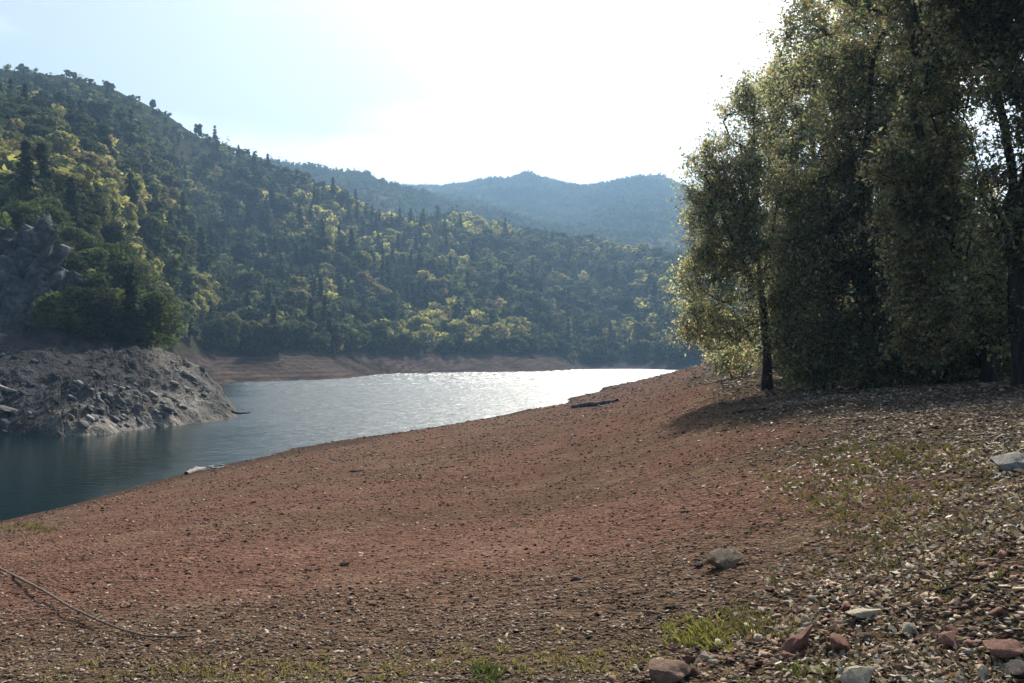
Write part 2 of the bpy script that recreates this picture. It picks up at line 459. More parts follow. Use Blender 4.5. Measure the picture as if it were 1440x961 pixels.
C = mixc(C, np.broadcast_to(np.array([0.037, 0.037, 0.040]), C.shape), np.maximum(sstep(1.6, 3.4, Zr + 0.8 * s1) * (1 - sstep(190, 240, PX)), (1 - sstep(50, 110, PX + 14 * s1)) * 0.8))  # upper and left rock darkened: shade put into the colour
C = mixc(C, np.broadcast_to(np.array([0.25, 0.225, 0.19]), C.shape), sstep(100, 140, PX) * (1 - sstep(270, 310, PX)) * (1 - sstep(1.2, 3.2, Zr + s1)) * sstep(-0.35, 0.25, fbm(X / 2.2, Y / 2.2, 87, 3)) * 0.8)  # sunlit patch of the lower bank painted in as paler tan
me = mesh_np("rocky_bank", np.stack([X, Y, Zr], -1).reshape(-1, 3), grid_faces(*X.shape), M_BANK, C.reshape(-1, 3), False)
tag(link("rocky_bank", me), kind="structure")

# ---------------------------------------------------------------- far mountains
mp_ = []
def mt(px, py, d): mp_.append(tuple(P(px, py, d)))
for px, py in ((-400, 300), (0, 300), (250, 245), (380, 232), (440, 240), (500, 250), (545, 264), (600, 285), (700, 312), (800, 335), (1000, 345), (1300, 330)):
    mt(px, py, 1100)
for px, py in ((-400, 380), (100, 360), (400, 330), (600, 360), (800, 372), (1000, 380), (1300, 380)): mt(px, py, 860)
for px, py in ((-400, 330), (250, 280), (440, 275), (560, 300), (700, 305), (800, 315), (1000, 320), (1300, 315)): mt(px, py, 1350)
for px, py in ((-400, 300), (200, 280), (440, 268), (560, 264), (620, 264), (665, 259), (700, 252), (724, 251), (740, 242), (756, 251), (775, 255), (800, 261), (850, 260), (885, 254), (930, 252),
               (965, 266), (1010, 282), (1100, 300), (1300, 290)): mt(px, py, 1900)
for px, py in ((-400, 360), (400, 330), (740, 310), (930, 312), (1300, 350)): mt(px, py, 2700)
def mount_relief(x, y, z):
    return (16 - 11 * sstep(1450, 1700, y)) * fbm(x / 170, y / 170, 91, 4) * sstep(900, 1050, y) + 9 * np.abs(fbm(x / 60, y / 60, 97, 3)) - 60 * np.abs(fbm(x / 230 + 0.3 * y / 230, y / 420, 93, 3)) * sstep(1420, 1520, y) * (1 - sstep(1700, 1860, y)) + 3.0 * vnoise(x / 9, y / 9, 99)
MOUNT = Surface(mp_, pole=0.0, su=5.0, smooth=1e-5, relief=mount_relief, vmin=100.0)
X, Y, Z = grid_sheet(-0.75, 0.6, 620, 850, 2700, 190, MOUNT)
n1 = fbm(X / 120, Y / 120, 101, 4); n2 = fbm(X / 25, Y / 25, 103, 3)
C = mixc(np.broadcast_to(np.array([0.035, 0.05, 0.026]), X.shape + (3,)), np.broadcast_to(np.array([0.12, 0.115, 0.07]), X.shape + (3,)), sstep(-0.2, 0.5, n1 + 0.5 * n2))
me = mesh_np("mountains", np.stack([X, Y, Z], -1).reshape(-1, 3), grid_faces(*X.shape), M_MOUNT, C.reshape(-1, 3), True)
tag(link("mountains", me), kind="structure")

# ---------------------------------------------------------------- water
m, nt, out = new_mat("lake water")
tc = N(nt, "ShaderNodeTexCoord")
b = N(nt, "ShaderNodeBsdfPrincipled")
b.inputs["Base Color"].default_value = (0.004, 0.017, 0.017, 1); b.inputs["IOR"].default_value = 1.333
b.inputs["Specular IOR Level"].default_value = 0.5
big = N(nt, "ShaderNodeTexNoise"); big.inputs["Scale"].default_value = 0.03; big.inputs["Detail"].default_value = 4
sep = N(nt, "ShaderNodeSeparateXYZ"); nt.links.new(tc.outputs["Object"], sep.inputs[0]); nt.links.new(tc.outputs["Object"], big.inputs["Vector"])
# calm lee water under the rocky point, wind-ruffled water beyond it
ma = N(nt, "ShaderNodeMath", operation='MULTIPLY_ADD'); nt.links.new(sep.outputs["X"], ma.inputs[0]); ma.inputs[1].default_value = 1.0
mb = N(nt, "ShaderNodeMath", operation='MULTIPLY_ADD'); nt.links.new(big.outputs["Fac"], mb.inputs[0]); mb.inputs[1].default_value = 14.0; mb.inputs[2].default_value = -7.0
nt.links.new(mb.outputs[0], ma.inputs[2])
mc = N(nt, "ShaderNodeMath", operation='MULTIPLY_ADD'); nt.links.new(sep.outputs["Y"], mc.inputs[0]); mc.inputs[1].default_value = 0.30; nt.links.new(ma.outputs[0], mc.inputs[2])
mr = N(nt, "ShaderNodeMapRange", interpolation_type='SMOOTHSTEP'); mr.inputs[1].default_value = -9.0; mr.inputs[2].default_value = 7.0
nt.links.new(mc.outputs[0], mr.inputs[0])
rr = N(nt, "ShaderNodeMapRange"); rr.inputs[3].default_value = 0.06; rr.inputs[4].default_value = 0.36; nt.links.new(mr.outputs[0], rr.inputs[0])
nt.links.new(rr.outputs[0], b.inputs["Roughness"])
mp = N(nt, "ShaderNodeMapping"); mp.inputs["Scale"].default_value = (0.55, 1.0, 1.0); mp.inputs["Rotation"].default_value = (0, 0, 0.35)
nt.links.new(tc.outputs["Object"], mp.inputs[0])
w1 = N(nt, "ShaderNodeTexNoise"); w1.inputs["Scale"].default_value = 1.6; w1.inputs["Detail"].default_value = 5; w1.inputs["Roughness"].default_value = 0.6
nt.links.new(mp.outputs[0], w1.inputs["Vector"])
bs = N(nt, "ShaderNodeMapRange"); bs.inputs[3].default_value = 0.10; bs.inputs[4].default_value = 1.0; nt.links.new(mr.outputs[0], bs.inputs[0])
bp = N(nt, "ShaderNodeBump"); bp.inputs["Distance"].default_value = 0.25
nt.links.new(bs.outputs[0], bp.inputs["Strength"]); nt.links.new(w1.outputs["Fac"], bp.inputs["Height"]); nt.links.new(bp.outputs[0], b.inputs["Normal"])
nt.links.new(b.outputs[0], out.inputs["Surface"])
M_WATER = m
wx = np.concatenate([[-420, -260, -190], np.arange(-150, 70, 0.5), [110, 200, 420]])
wy = np.concatenate([[-60, 0, 20], np.arange(38, 400, 0.42), [420, 480]])
X, Y = np.meshgrid(wx, wy)
calm = sstep(-7, 6, X + 0.30 * Y + 9 * fbm(X / 30, Y / 30, 211, 3))
wav = 0.48 * fbm(X / 2.1 + 0.25 * Y, Y / 1.25 - 0.2 * X, 215, 3) + 0.10 * fbm(X / 9, Y / 5, 219, 2)
Z = wav * calm * sstep(38, 60, Y) * (1 - sstep(385, 400, Y)) * sstep(-150, -130, X) * (1 - sstep(55, 69, X)) * (0.22 + 0.78 * sstep(120, 290, Y)) * (0.55 + 0.45 * sstep(-0.4, 0.3, fbm(X / 40, Y / 12, 223, 2)))
me = mesh_np("water", np.stack([X, Y, Z], -1).reshape(-1, 3), grid_faces(*X.shape), M_WATER, smooth=True)
tag(link("water", me), kind="structure")

# ---------------------------------------------------------------- hillside tree prototypes
def leaf_quads(cen, nrm, size, aspect=0.8):
    """one bent leaf-clump face per point"""
    n = len(cen)
    r = rng.normal(size=(n, 3)); t = np.cross(nrm, r); t /= np.linalg.norm(t, axis=1)[:, None] + 1e-9
    bt = np.cross(nrm, t); bt /= np.linalg.norm(bt, axis=1)[:, None] + 1e-9
    s = np.asarray(size).reshape(-1, 1) * np.ones((n, 1))
    a = t * s; b_ = bt * s * aspect
    j = lambda: 1 + 0.35 * rng.normal(size=(n, 1))
    v = np.stack([cen - a * j() - b_ * 0.4 * j(), cen + a * 0.3 * j() - b_ * j(), cen + a * j() + b_ * 0.4 * j(), cen - a * 0.3 * j() + b_ * j()], 1).reshape(-1, 3)
    return v, np.arange(n * 4).reshape(n, 4)


def broadleaf(nlobe, per, size, tall=1.0):
    """crown mesh of unit-ish tree (crown radius ~1, height ~2*tall), grey-level clump colours"""
    V, C = [], []
    for k in range(nlobe):
        a = rng.uniform(0, 2 * math.pi); zz = rng.uniform(0.22, 1.55) * tall
        rad = math.sqrt(max(0.05, 1 - ((zz / tall - 0.85) / 0.95) ** 2))
        rr_ = rad * rng.uniform(0.25, 0.72)
        c = np.array([rr_ * math.cos(a), rr_ * math.sin(a), zz + 0.1])
        lr = rng.uniform(0.28, 0.5)
        n = rng.normal(size=(per, 3)); n[:, 2] += 0.35; n /= np.linalg.norm(n, axis=1)[:, None]
        pts = c + n * lr * rng.uniform(0.55, 1.08, size=(per, 1)) * np.array([1, 1, 0.8])
        nn = n + 0.6 * rng.normal(size=(per, 3)); nn /= np.linalg.norm(nn, axis=1)[:, None]
        v, _ = leaf_quads(pts, nn, size * rng.uniform(0.6, 1.4, per))
        V.append(v); C.append(np.repeat(rng.uniform(0.75, 1.25) * rng.uniform(0.8, 1.2, (per, 1)), 4, 0) * np.ones((1, 3)))
    V = np.concatenate(V); C = np.concatenate(C)
    return V, np.arange(len(V)).reshape(-1, 4), C


def conifer(lev, per, q, size, thin=0.0):
    """narrow, ragged conifer of height ~2, radius ~0.35"""
    V, C = [], []
    for i in range(lev):
        t = (i + rng.uniform(0, 0.8)) / lev
        z = 0.3 + 1.68 * t
        if rng.random() < thin: continue
        R = (0.06 + 0.36 * (1 - t) ** 0.8) * rng.uniform(0.7, 1.15)
        for k in range(per):
            a = rng.uniform(0, 2 * math.pi); L = R * rng.uniform(0.55, 1.15)
            f = (np.arange(q) + rng.uniform(0.3, 1, q)) / q
            pts = np.stack([math.cos(a) * L * f, math.sin(a) * L * f, z - 0.28 * L * f ** 2 + 0.02 * rng.normal(size=q)], -1)
            n = np.array([0.35 * math.cos(a), 0.35 * math.sin(a), 0.9]) + 0.45 * rng.normal(size=(q, 3)); n /= np.linalg.norm(n, axis=1)[:, None]
            v, _ = leaf_quads(pts, n, size * rng.uniform(0.6, 1.3, q) * (1.15 - 0.6 * t))
            V.append(v); C.append(np.full((q * 4, 3), rng.uniform(0.75, 1.3)))
    V = np.concatenate(V); C = np.concatenate(C)
    return V, np.arange(len(V)).reshape(-1, 4), C


def trunk_mesh(hgt, r, bend=0.08, seg=5):
    zs = np.linspace(-0.15, hgt, seg); a = np.arange(6) * math.pi / 3
    bx_ = rng.normal(0, bend, 2)
    V = np.concatenate([np.stack([np.cos(a) * r * (1.25 - z / hgt) + bx_[0] * (z / hgt) ** 2, np.sin(a) * r * (1.25 - z / hgt) + bx_[1] * (z / hgt) ** 2, np.full(6, z)], -1) for z in zs])
    Fq = [(i * 6 + k, i * 6 + (k + 1) % 6, (i + 1) * 6 + (k + 1) % 6, (i + 1) * 6 + k) for i in range(seg - 1) for k in range(6)]
    return V, np.array(Fq)

B_HI = [broadleaf(17, 120, 0.105, tl) for tl in (0.9, 1.0, 1.15, 0.8)]
B_LO = [broadleaf(9, 16, 0.17, tl) for tl in (0.9, 1.0, 1.1, 0.85)]
B_XLO = [broadleaf(6, 9, 0.25, tl) for tl in (0.9, 1.0)]
B_NEAR = [broadleaf(30, 260, 0.052, tl) for tl in (0.9, 1.05, 0.85)]
C_HI = [conifer(26, 9, 4, 0.085, th) for th in (0.0, 0.1, 0.25)]
C_LO = [conifer(12, 6, 2, 0.13, th) for th in (0.0, 0.15)]
C_XLO = [conifer(8, 4, 1, 0.15) for k in range(2)]
KIND_COL = {
    'oak': np.array([0.046, 0.058, 0.034]), 'olive': np.array([0.12, 0.125, 0.062]), 'yellow': np.array([0.31, 0.29, 0.115]),
    'green': np.array([0.095, 0.118, 0.046]), 'tan': np.array([0.24, 0.205, 0.105]), 'pine': np.array([0.034, 0.047, 0.031]), 'greypine': np.array([0.062, 0.072, 0.056]),
}

# ---------------------------------------------------------------- where the hillside trees stand
cand = []
def yellow_zone(px, py):
    e = ((55, 245, 110, 45, .75), (170, 290, 75, 45, .65), (480, 300, 95, 45, .6), (545, 335, 60, 40, .5), (640, 465, 110, 35, .65), (275, 440, 40, 40, .5), (170, 400, 60, 60, .45),
         (690, 312, 80, 20, .8), (860, 345, 60, 14, .5), (440, 420, 40, 30, .45), (930, 420, 50, 60, .35), (900, 470, 70, 22, .4), (30, 400, 60, 50, .35))
    return max([w * max(0.0, 1 - ((px - a) / c) ** 2 - ((py - b_) / d_) ** 2) ** 0.5 if abs(px - a) < c and abs(py - b_) < d_ else 0 for a, b_, c, d_, w in e])
sp0 = 4.4
for d in np.exp(np.linspace(math.log(84), math.log(860), 175)):
    sp = sp0 if d < 260 else sp0 + (d - 260) * 0.008
    nu = int(1.7 * d / sp)
    us_ = np.linspace(-0.93, 0.75, nu) + rng.uniform(-0.45, 0.45, nu) * 1.68 / max(nu, 1)
    step = d * math.log(860 / 84) / 175
    keep = rng.random(nu) < min(1.0, step / sp * 1.05)
    for u in us_[keep]:
        cand.append((u, d + rng.uniform(-0.5, 0.5) * step))
cand = np.array(cand)
cx = cand[:, 0] * cand[:, 1]; cy = cand[:, 1]; cz = HILL(cx, cy)
gz = GROUND(cx, np.minimum(cy, 439))
ok = (cz > np.where(cx > 0.06 * cy, 2.2, 6.3)) & ((cz > gz) | (cy > 430))
cx, cy, cz = cx[ok], cy[ok], cz[ok]
cpx = 720 + F * cx / cy; cpy = YH - F * (cz - EYE) / cy
dn = fbm(cx / 22, cy / 22, 131, 3); kn = fbm(cx / 30, cy / 30, 141, 3)
ridge = (cz > 95) & (cpx < 290)
prob = np.where(ridge, np.where(cz + 12 * dn > 126, 0.12, 0.95), 0.97)
ok = rng.random(len(cx)) < prob
cx, cy, cz, cpx, cpy, dn, kn, ridge = [a[ok] for a in (cx, cy, cz, cpx, cpy, dn, kn, ridge)]
clear = (cy < 106) & (cpx < 96) & (rng.random(len(cx)) < 0.93)
cx, cy, cz, cpx, cpy, dn, kn, ridge = [a[~clear] for a in (cx, cy, cz, cpx, cpy, dn, kn, ridge)]
kinds, heights = [], []
for i in range(len(cx)):
    px, py = cpx[i], cpy[i]
    yz = yellow_zone(px, py - 0.5 * 7 / cy[i] * F)
    r = rng.random()
    con = 0.04 + 0.20 * max(0, kn[i]) + (0.10 if 200 < px < 620 and 290 < py < 500 else 0) + (0.15 if 300 < px < 430 and py < 260 else 0) + (0.25 if 490 < px < 720 and 280 < py < 330 else 0)
    if r < yz * 1.4: k = random.choices(('yellow', 'green', 'tan', 'olive'), (0.5, 0.12, 0.2, 0.18))[0]
    elif r > 1 - con: k = random.choices(('pine', 'greypine'), (0.6, 0.4))[0]
    else: k = random.choices(('oak', 'olive', 'green', 'tan'), (0.74, 0.17, 0.06, 0.03))[0]
    if px < 260 and py > 330 and k in ('yellow', 'tan') and cy[i] < 150: k = random.choice(('green', 'oak', 'olive'))
    if px < 260 and py > 330 and k == 'oak' and rng.random() < 0.45: k = 'green'
    hh = rng.uniform(8, 14) if k in ('pine', 'greypine') else rng.uniform(4.8, 9.5)
    if ridge[i]: hh *= 0.55
    if cy[i] < 130: hh *= 0.85
    kinds.append(k); heights.append(hh)
heights = np.array(heights)
# how much of each tree the photograph shows (coarse painter's test from the camera)
MASK = np.zeros((961, 1440), bool)
MASK[:540, 985:] = True; MASK[:120, 1120:] = True; MASK[545:, :] = True
order = np.argsort(cy)
shown = np.zeros(len(cx))
eye = Vector((0, 0, EYE))
for i in order:
    hh = heights[i]; con = kinds[i] in ('pine', 'greypine')
    w = hh * (0.17 if con else 0.45) * F / cy[i]; tp = cpy[i] - hh * F / cy[i]
    top = Vector((cx[i], cy[i], cz[i] + hh * 0.9)); v = top - eye
    hit = HILL_BVH.ray_cast(eye, v.normalized(), v.length - 3)
    x0, x1 = int(max(0, cpx[i] - w)), int(min(1440, cpx[i] + w + 1)); y0, y1 = int(max(0, tp)), int(min(961, cpy[i] - 0.12 * hh * F / cy[i]))
    if x1 <= x0 or y1 <= y0: continue
    if hit[0] is not None: shown[i] = -1; continue
    sub = MASK[y0:y1, x0:x1]
    shown[i] = (~sub).sum() * (0.6 if con else 0.8)
    mg = int((x1 - x0) * 0.1)
    MASK[y0 + int((y1 - y0) * 0.12):y1, x0 + mg:x1 - mg] = True
iscon = np.array([k in ('pine', 'greypine') for k in kinds])
ind = np.zeros(len(cx), bool)
for sel, nmax in ((~iscon, 290), (iscon, 150)):
    idx = np.nonzero(sel)[0]; idx = idx[np.argsort(-shown[idx])][:nmax]
    ind[idx[shown[idx] > 12]] = True
print("hill trees", len(cx), "individual", ind.sum(), "largest", np.sort(shown)[-5:])

# individuals: one prototype per kind and shape, then copies
TRUNKS = [mesh_np("trunk", *trunk_mesh(1.2, 0.055), M_BARK) for k in range(3)]
CTRUNKS = [mesh_np("trunk", *trunk_mesh(1.85, 0.032, 0.03), M_BARK) for k in range(2)]
protos = {}
for k, c in KIND_COL.items():
    con = k in ('pine', 'greypine')
    for j, pr in enumerate(C_HI if con else B_HI):
        root = bpy.data.objects.new("conifer" if con else "broadleaf_tree", None)
        root.empty_display_size = 0.2
        cm = mesh_np("crown", pr[0], pr[1], M_FOL, pr[2] * c)
        protos[k, j] = (root, cm, (CTRUNKS if con else TRUNKS)[j % 2])
WHAT = {'oak': 'dark green oak', 'olive': 'olive green oak', 'yellow': 'yellow-green autumn tree', 'green': 'bright green leafy tree', 'tan': 'tan autumn tree',
        'pine': 'dark narrow conifer', 'greypine': 'grey-green thin conifer'}
def zone(px, py, d):
    if d < 135: return "close above the grey rocky point"
    if d < 260 and px < 330: return "low on the left hillside behind the rocky point"
    if px < 330: return "high on the left hillside under the ridge"
    if py > 470: return "right behind the far brown bank of the lake"
    if py < 330: return "up on the middle wooded ridge"
    if px > 800: return "on the wooded slope near the right end of the lake"
    return "on the wooded middle slope across the lake"
near_cache = {}
def near_mesh(k, j):
    if (k, j) not in near_cache:
        near_cache[k, j] = mesh_np('crown', B_NEAR[j][0], B_NEAR[j][1], M_FOL, B_NEAR[j][2] * KIND_COL[k])
    return near_cache[k, j]
for i in np.nonzero(ind)[0]:
    k = kinds[i]; con = iscon[i]
    j = int(rng.integers(3 if con else 4))
    root, cm, tm = protos[k, j]
    if cy[i] < 185 and not con:
        cm = near_mesh(k, int(rng.integers(3)))
    o = root.copy(); COL.objects.link(o)
    o.location = (cx[i], cy[i], cz[i] - 0.1); o.rotation_euler = (0, 0, rng.uniform(0, 6.28))
    s = heights[i] / 2.0
    w = s * rng.uniform(0.9, 1.25)
    o.scale = (w, w, s)
    c = link("crown", cm, o); t = link("trunk", tm, o)
    z = zone(cpx[i], cpy[i], cy[i])
    tag(o, f"{WHAT[k]} {z}", "tree", f"{WHAT[k]}s {z}")
# the rest of the wood reads as one mass
rest = np.nonzero(~ind & (shown >= 0))[0]
rest = rest[(shown[rest] > 0) | (rng.random(len(rest)) < 0.5)]
allp = B_LO + B_XLO + C_LO + C_XLO
which = np.zeros(len(rest), int); colr = np.zeros((len(rest), 3))
for n_, i in enumerate(rest):
    far = cy[i] > 480
    if iscon[i]: which[n_] = (8 + rng.integers(2)) if far else (6 + rng.integers(2))
    else: which[n_] = (4 + rng.integers(2)) if far else rng.integers(4)
    colr[n_] = KIND_COL[kinds[i]] * rng.uniform(0.75, 1.3)
s = heights[rest] / 2.0; w = s * rng.uniform(0.9, 1.25, len(rest))
V, Fq, Cc = scatter(allp, which, np.stack([cx[rest], cy[rest], cz[rest] - 0.1], -1), np.stack([w, w, s], -1), rot_z(rng.uniform(0, 6.28, len(rest))), colr)
# woods on the far mountains
nm = 9000
md = np.exp(rng.uniform(math.log(900), math.log(2150), nm)); mu_ = rng.uniform(-0.35, 0.28, nm)
mx_, my_ = mu_ * md, md; mz = MOUNT(mx_, my_)
sz = rng.uniform(2.4, 4.6, nm)
mw = np.where(rng.random(nm) < 0.6, 0, 1)
V2, F2, C2 = scatter([B_XLO[0], C_XLO[0]], mw, np.stack([mx_, my_, mz - 1], -1), np.stack([sz, sz, sz], -1), rot_z(rng.uniform(0, 6.28, nm)),
                     np.array([0.045, 0.062, 0.03]) * rng.uniform(0.7, 1.5, (nm, 1)))
me = mesh_np("forest", np.concatenate([V, V2]), np.concatenate([Fq, F2 + len(V)]), M_FOL, np.concatenate([Cc, C2]))
tag(link("forest", me), "mixed forest of dark oaks and conifers covering the far hills", "forest", kind="stuff")

# lone trees on the skyline ridge
for px, py, hpx, lab in ((30, 107, 16, "dark bushy tree at the far left end of the skyline ridge"), (105, 124, 13, "tiny lone tree standing on the bald crest of the left ridge"),
                         (150, 134, 13, "small round tree just below the bald crest of the ridge"), (215, 163, 17, "lone tree halfway down the ridge skyline, sky all round it"),
                         (279, 196, 20, "pointed dark tree on the ridge skyline above the first wooded dip")):
    d = 445.0
    for d_ in np.linspace(330, 600, 90):     # walk out to the crest
        x = (px - 720) / F * d_
        if YH - F * (float(HILL(np.array([x]), np.array([d_]))[0]) - EYE) / d_ <= py + 12: d = d_; break
    best = min(np.linspace(330, 600, 136), key=lambda q_: YH - F * (float(HILL(np.array([(px - 720) / F * q_]), np.array([q_]))[0]) - EYE) / q_)
    x = (px - 720) / F * best
    root, cm, tm = protos['oak', 1 if px != 279 else 2]
    o = root.copy(); COL.objects.link(o); hh = 0.8 * hpx * best / F
    o.location = (x, best, float(HILL(np.array([x]), np.array([best]))[0]) - 0.2); o.scale = (hh * 0.42, hh * 0.42, hh * 0.5)
    link("crown", cm, o); link("trunk", tm, o)
    tag(o, lab, "tree")

# ---------------------------------------------------------------- foreground trees
def tube(pts, rad, sides=6):
    pts = np.asarray(pts, float); n = len(pts)
    t = np.gradient(pts, axis=0); t /= np.linalg.norm(t, axis=1)[:, None] + 1e-9
    ref = np.array([0.31, 0.87, 0.38]); V = []
    a = np.arange(sides) * 2 * math.pi / sides
    for i in range(n):
        u = np.cross(t[i], ref); u /= np.linalg.norm(u) + 1e-9; v = np.cross(t[i], u)
        V.append(pts[i] + rad[i] * (np.cos(a)[:, None] * u + np.sin(a)[:, None] * v))
    Fq = [(i * sides + k, i * sides + (k + 1) % sides, (i + 1) * sides + (k + 1) % sides, (i + 1) * sides + k) for i in range(n - 1) for k in range(sides)]
    return np.concatenate(V), np.array(Fq)


def resample(pts, step):
    pts = np.asarray(pts, float); seg = np.linalg.norm(np.diff(pts, axis=0), axis=1); L = np.concatenate([[0], np.cumsum(seg)])
    n = max(3, int(L[-1] / step) + 1); s = np.linspace(0, L[-1], n)
    return np.stack([np.interp(s, L, pts[:, k]) for k in range(3)], -1)


DENSE = 2.1
def fg_tree(label, trunks, lobes, leaf, colours, per=46, spread=0.42, cat="tree", name="broadleaf_tree", r0=0.16, stems=None, depth=1.0):
    """trunks: polylines of (px, py, d); lobes: (px, py, d, rx_px, ry_px, n) in photograph units, turned into metres."""
    nodes, parent, isT, chains = [], [], [], []
    base = None
    for tr in trunks:
        pts = resample([P(*q) for q in tr], 0.45)
        z0 = float(GROUND(pts[:1, 0], pts[:1, 1])[0]); 
        if base is None: base = Vector((pts[0, 0], pts[0, 1], z0 - 0.05))
        pts[:, :2] += 0.06 * np.cumsum(rng.normal(size=(len(pts), 2)), 0) * 0.5
        if abs(pts[0, 2] - z0) < 2.0: pts[0, 2] = z0 - 0.1
        st = len(nodes); par = -1
        if nodes and np.min(np.linalg.norm(np.array(nodes) - pts[0], axis=1)) < 1.0:
            par = int(np.argmin(np.linalg.norm(np.array(nodes) - pts[0], axis=1)))
        ch = [par] if par >= 0 else []
        for i, p in enumerate(pts):
            parent.append(par if i == 0 else len(nodes) - 1); nodes.append(p); isT.append(True); ch.append(len(nodes) - 1)
        chains.append(ch)
    clus, tips = [], []
    for (px, py, d, rx, ry, n) in lobes:
        c = np.array(P(px, py, d)); R = np.array([rx * d / F, rx * d / F * depth, ry * d / F])
        q = rng.normal(size=(n, 3)); q /= np.linalg.norm(q, axis=1)[:, None]; q *= rng.uniform(0.25, 1.0, (n, 1)) ** 0.5
        clus.append(c + q * R)
    clus = np.concatenate(clus)
    zg = GROUND(clus[:, 0], clus[:, 1]); clus = clus[clus[:, 2] > zg + 0.35]
    tn = np.array(nodes); dd = np.array([np.min(np.linalg.norm(tn - c, axis=1)) for c in clus])
    for ci in np.argsort(dd):
        c = clus[ci]; arr = np.array(nodes)
        v = c - arr; dist = np.linalg.norm(v, axis=1)
        cost = dist * (1 + 0.9 * np.clip(-v[:, 2] / (dist + 0.2), 0, 1)) + 0.25 * np.array(isT)
        k = int(np.argmin(cost)); a = arr[k]; L = dist[k]
        n = max(1, int(L / 0.45)); ch = [k]
        side = np.cross(c - a, rng.normal(size=3)); side /= np.linalg.norm(side) + 1e-9
        for i in range(1, n + 1):
            t = i / n
            p = a + (c - a) * t + side * math.sin(math.pi * t) * 0.10 * L + np.array([0, 0, 0.10 * L * math.sin(math.pi * t)])
            parent.append(ch[-1]); nodes.append(p); isT.append(False); ch.append(len(nodes) - 1)
        chains.append(ch); tips.append(ch[-1])
    cnt = np.zeros(len(nodes)); 
    for k in tips: cnt[k] += 1
    for k in range(len(nodes) - 1, -1, -1):
        if parent[k] >= 0: cnt[parent[k]] += cnt[k]
    tot = max(cnt.max(), 1)
    rad = np.clip(r0 * (np.maximum(cnt, 0.6) / tot) ** 0.5, 0.008, None)
    arr = np.array(nodes)
    B0 = np.array(base)
    V, Fq = [], []; off = 0
    for ci, ch in enumerate(chains):
        if len(ch) < 2: continue
        r = rad[ch].copy()
        if not isT[ch[-1]]: r[0] = min(r[0], r[1] * 1.3)
        if isT[ch[-1]] and len(ch) > 4 and arr[ch[0]][2] < base.z + 0.5: r[0] *= 1.55; r[1] *= 1.15
        v, f = tube(arr[ch] - B0, r, 9 if isT[ch[-1]] else 5)
        V.append(v); Fq.append(f + off); off += len(v)
    # twigs and leaves
    LP, LC = [], []
    tw_n = 7
    for k in tips:
        c = arr[k]; ax = c - arr[parent[k]]; ax /= np.linalg.norm(ax) + 1e-9
        tc_ = colours[rng.integers(len(colours))] * rng.uniform(0.65, 1.35)
        for j in range(tw_n):
            dv = rng.normal(size=3) + ax * 0.8 + np.array([0, 0, 0.45]); dv /= np.linalg.norm(dv); L = spread * rng.uniform(0.7, 1.9)
            e = c + dv * L + np.array([0, 0, -0.03 * L])
            v, f = tube(np.array([c, (c + e) / 2 + 0.05 * rng.normal(size=3), e]) - B0, [0.008, 0.006, 0.003], 3)
            V.append(v); Fq.append(f + off); off += len(v)
            m = int(per * DENSE) // tw_n
            t = rng.uniform(0.15, 1.08, (m, 1))
            LP.append(c + (e - c) * t + rng.normal(size=(m, 3)) * spread * 0.25)
            LC.append(tc_ * rng.uniform(0.55, 1.5, (m, 1)) * (1 + 0.12 * rng.normal(size=(m, 3))))
    LP = np.concatenate(LP); LC = np.clip(np.concatenate(LC), 0.01, 0.5)
    nr = rng.normal(size=LP.shape); nr[:, 2] += 0.5; nr /= np.linalg.norm(nr, axis=1)[:, None]
    v, f = leaf_quads(LP - B0, nr, leaf * 0.84 * rng.uniform(0.6, 1.35, len(LP)), 0.6)
    root = link(name, None, loc=base); root.empty_display_size = 0.5
    link("trunk", mesh_np("trunk", np.concatenate(V), np.concatenate(Fq), M_BARK, smooth=True), root)
    link("crown", mesh_np("crown", v, f, M_LEAF, np.repeat(LC, 4, 0)), root)
    tag(root, label, cat)
    return len(LP)

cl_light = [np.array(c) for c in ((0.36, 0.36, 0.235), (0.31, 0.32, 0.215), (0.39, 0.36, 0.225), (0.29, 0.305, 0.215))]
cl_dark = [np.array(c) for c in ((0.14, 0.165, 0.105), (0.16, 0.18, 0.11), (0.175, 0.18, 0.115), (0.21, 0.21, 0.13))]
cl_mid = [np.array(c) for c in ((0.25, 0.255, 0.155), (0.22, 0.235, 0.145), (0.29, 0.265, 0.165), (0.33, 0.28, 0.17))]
nl = 0
nl += fg_tree("sparse grey-green tree at the water end of the tree group, trunk standing alone",
    [[(1079, 541, 32), (1077, 490, 32), (1073, 430, 32), (1070, 380, 32), (1062, 310, 32), (1050, 240, 32), (1045, 190, 32)],
     [(1073, 430, 32), (1045, 370, 31.5), (1015, 310, 31), (1000, 250, 31)], [(1071, 390, 32), (1090, 330, 32.5), (1098, 260, 32.5), (1100, 190, 32.5)]],
    [(1012, 330, 31, 40, 60, 50), (1035, 260, 31, 46, 60, 56), (1000, 300, 31.5, 36, 50, 34), (1060, 360, 31, 40, 60, 40), (1005, 245, 31.5, 34, 60, 34), (1040, 175, 32, 38, 45, 30), (1078, 250, 32, 45, 90, 60), (995, 400, 31, 36, 70, 46), (1030, 330, 31.5, 45, 70, 50), (1015, 470, 31, 44, 30, 24),
     (1095, 400, 32.5, 40, 80, 42), (1070, 130, 32.5, 40, 40, 24), (972, 450, 31.5, 20, 36, 10), (1050, 440, 31, 40, 50, 26)],
    0.060, cl_light, per=44, r0=0.15)
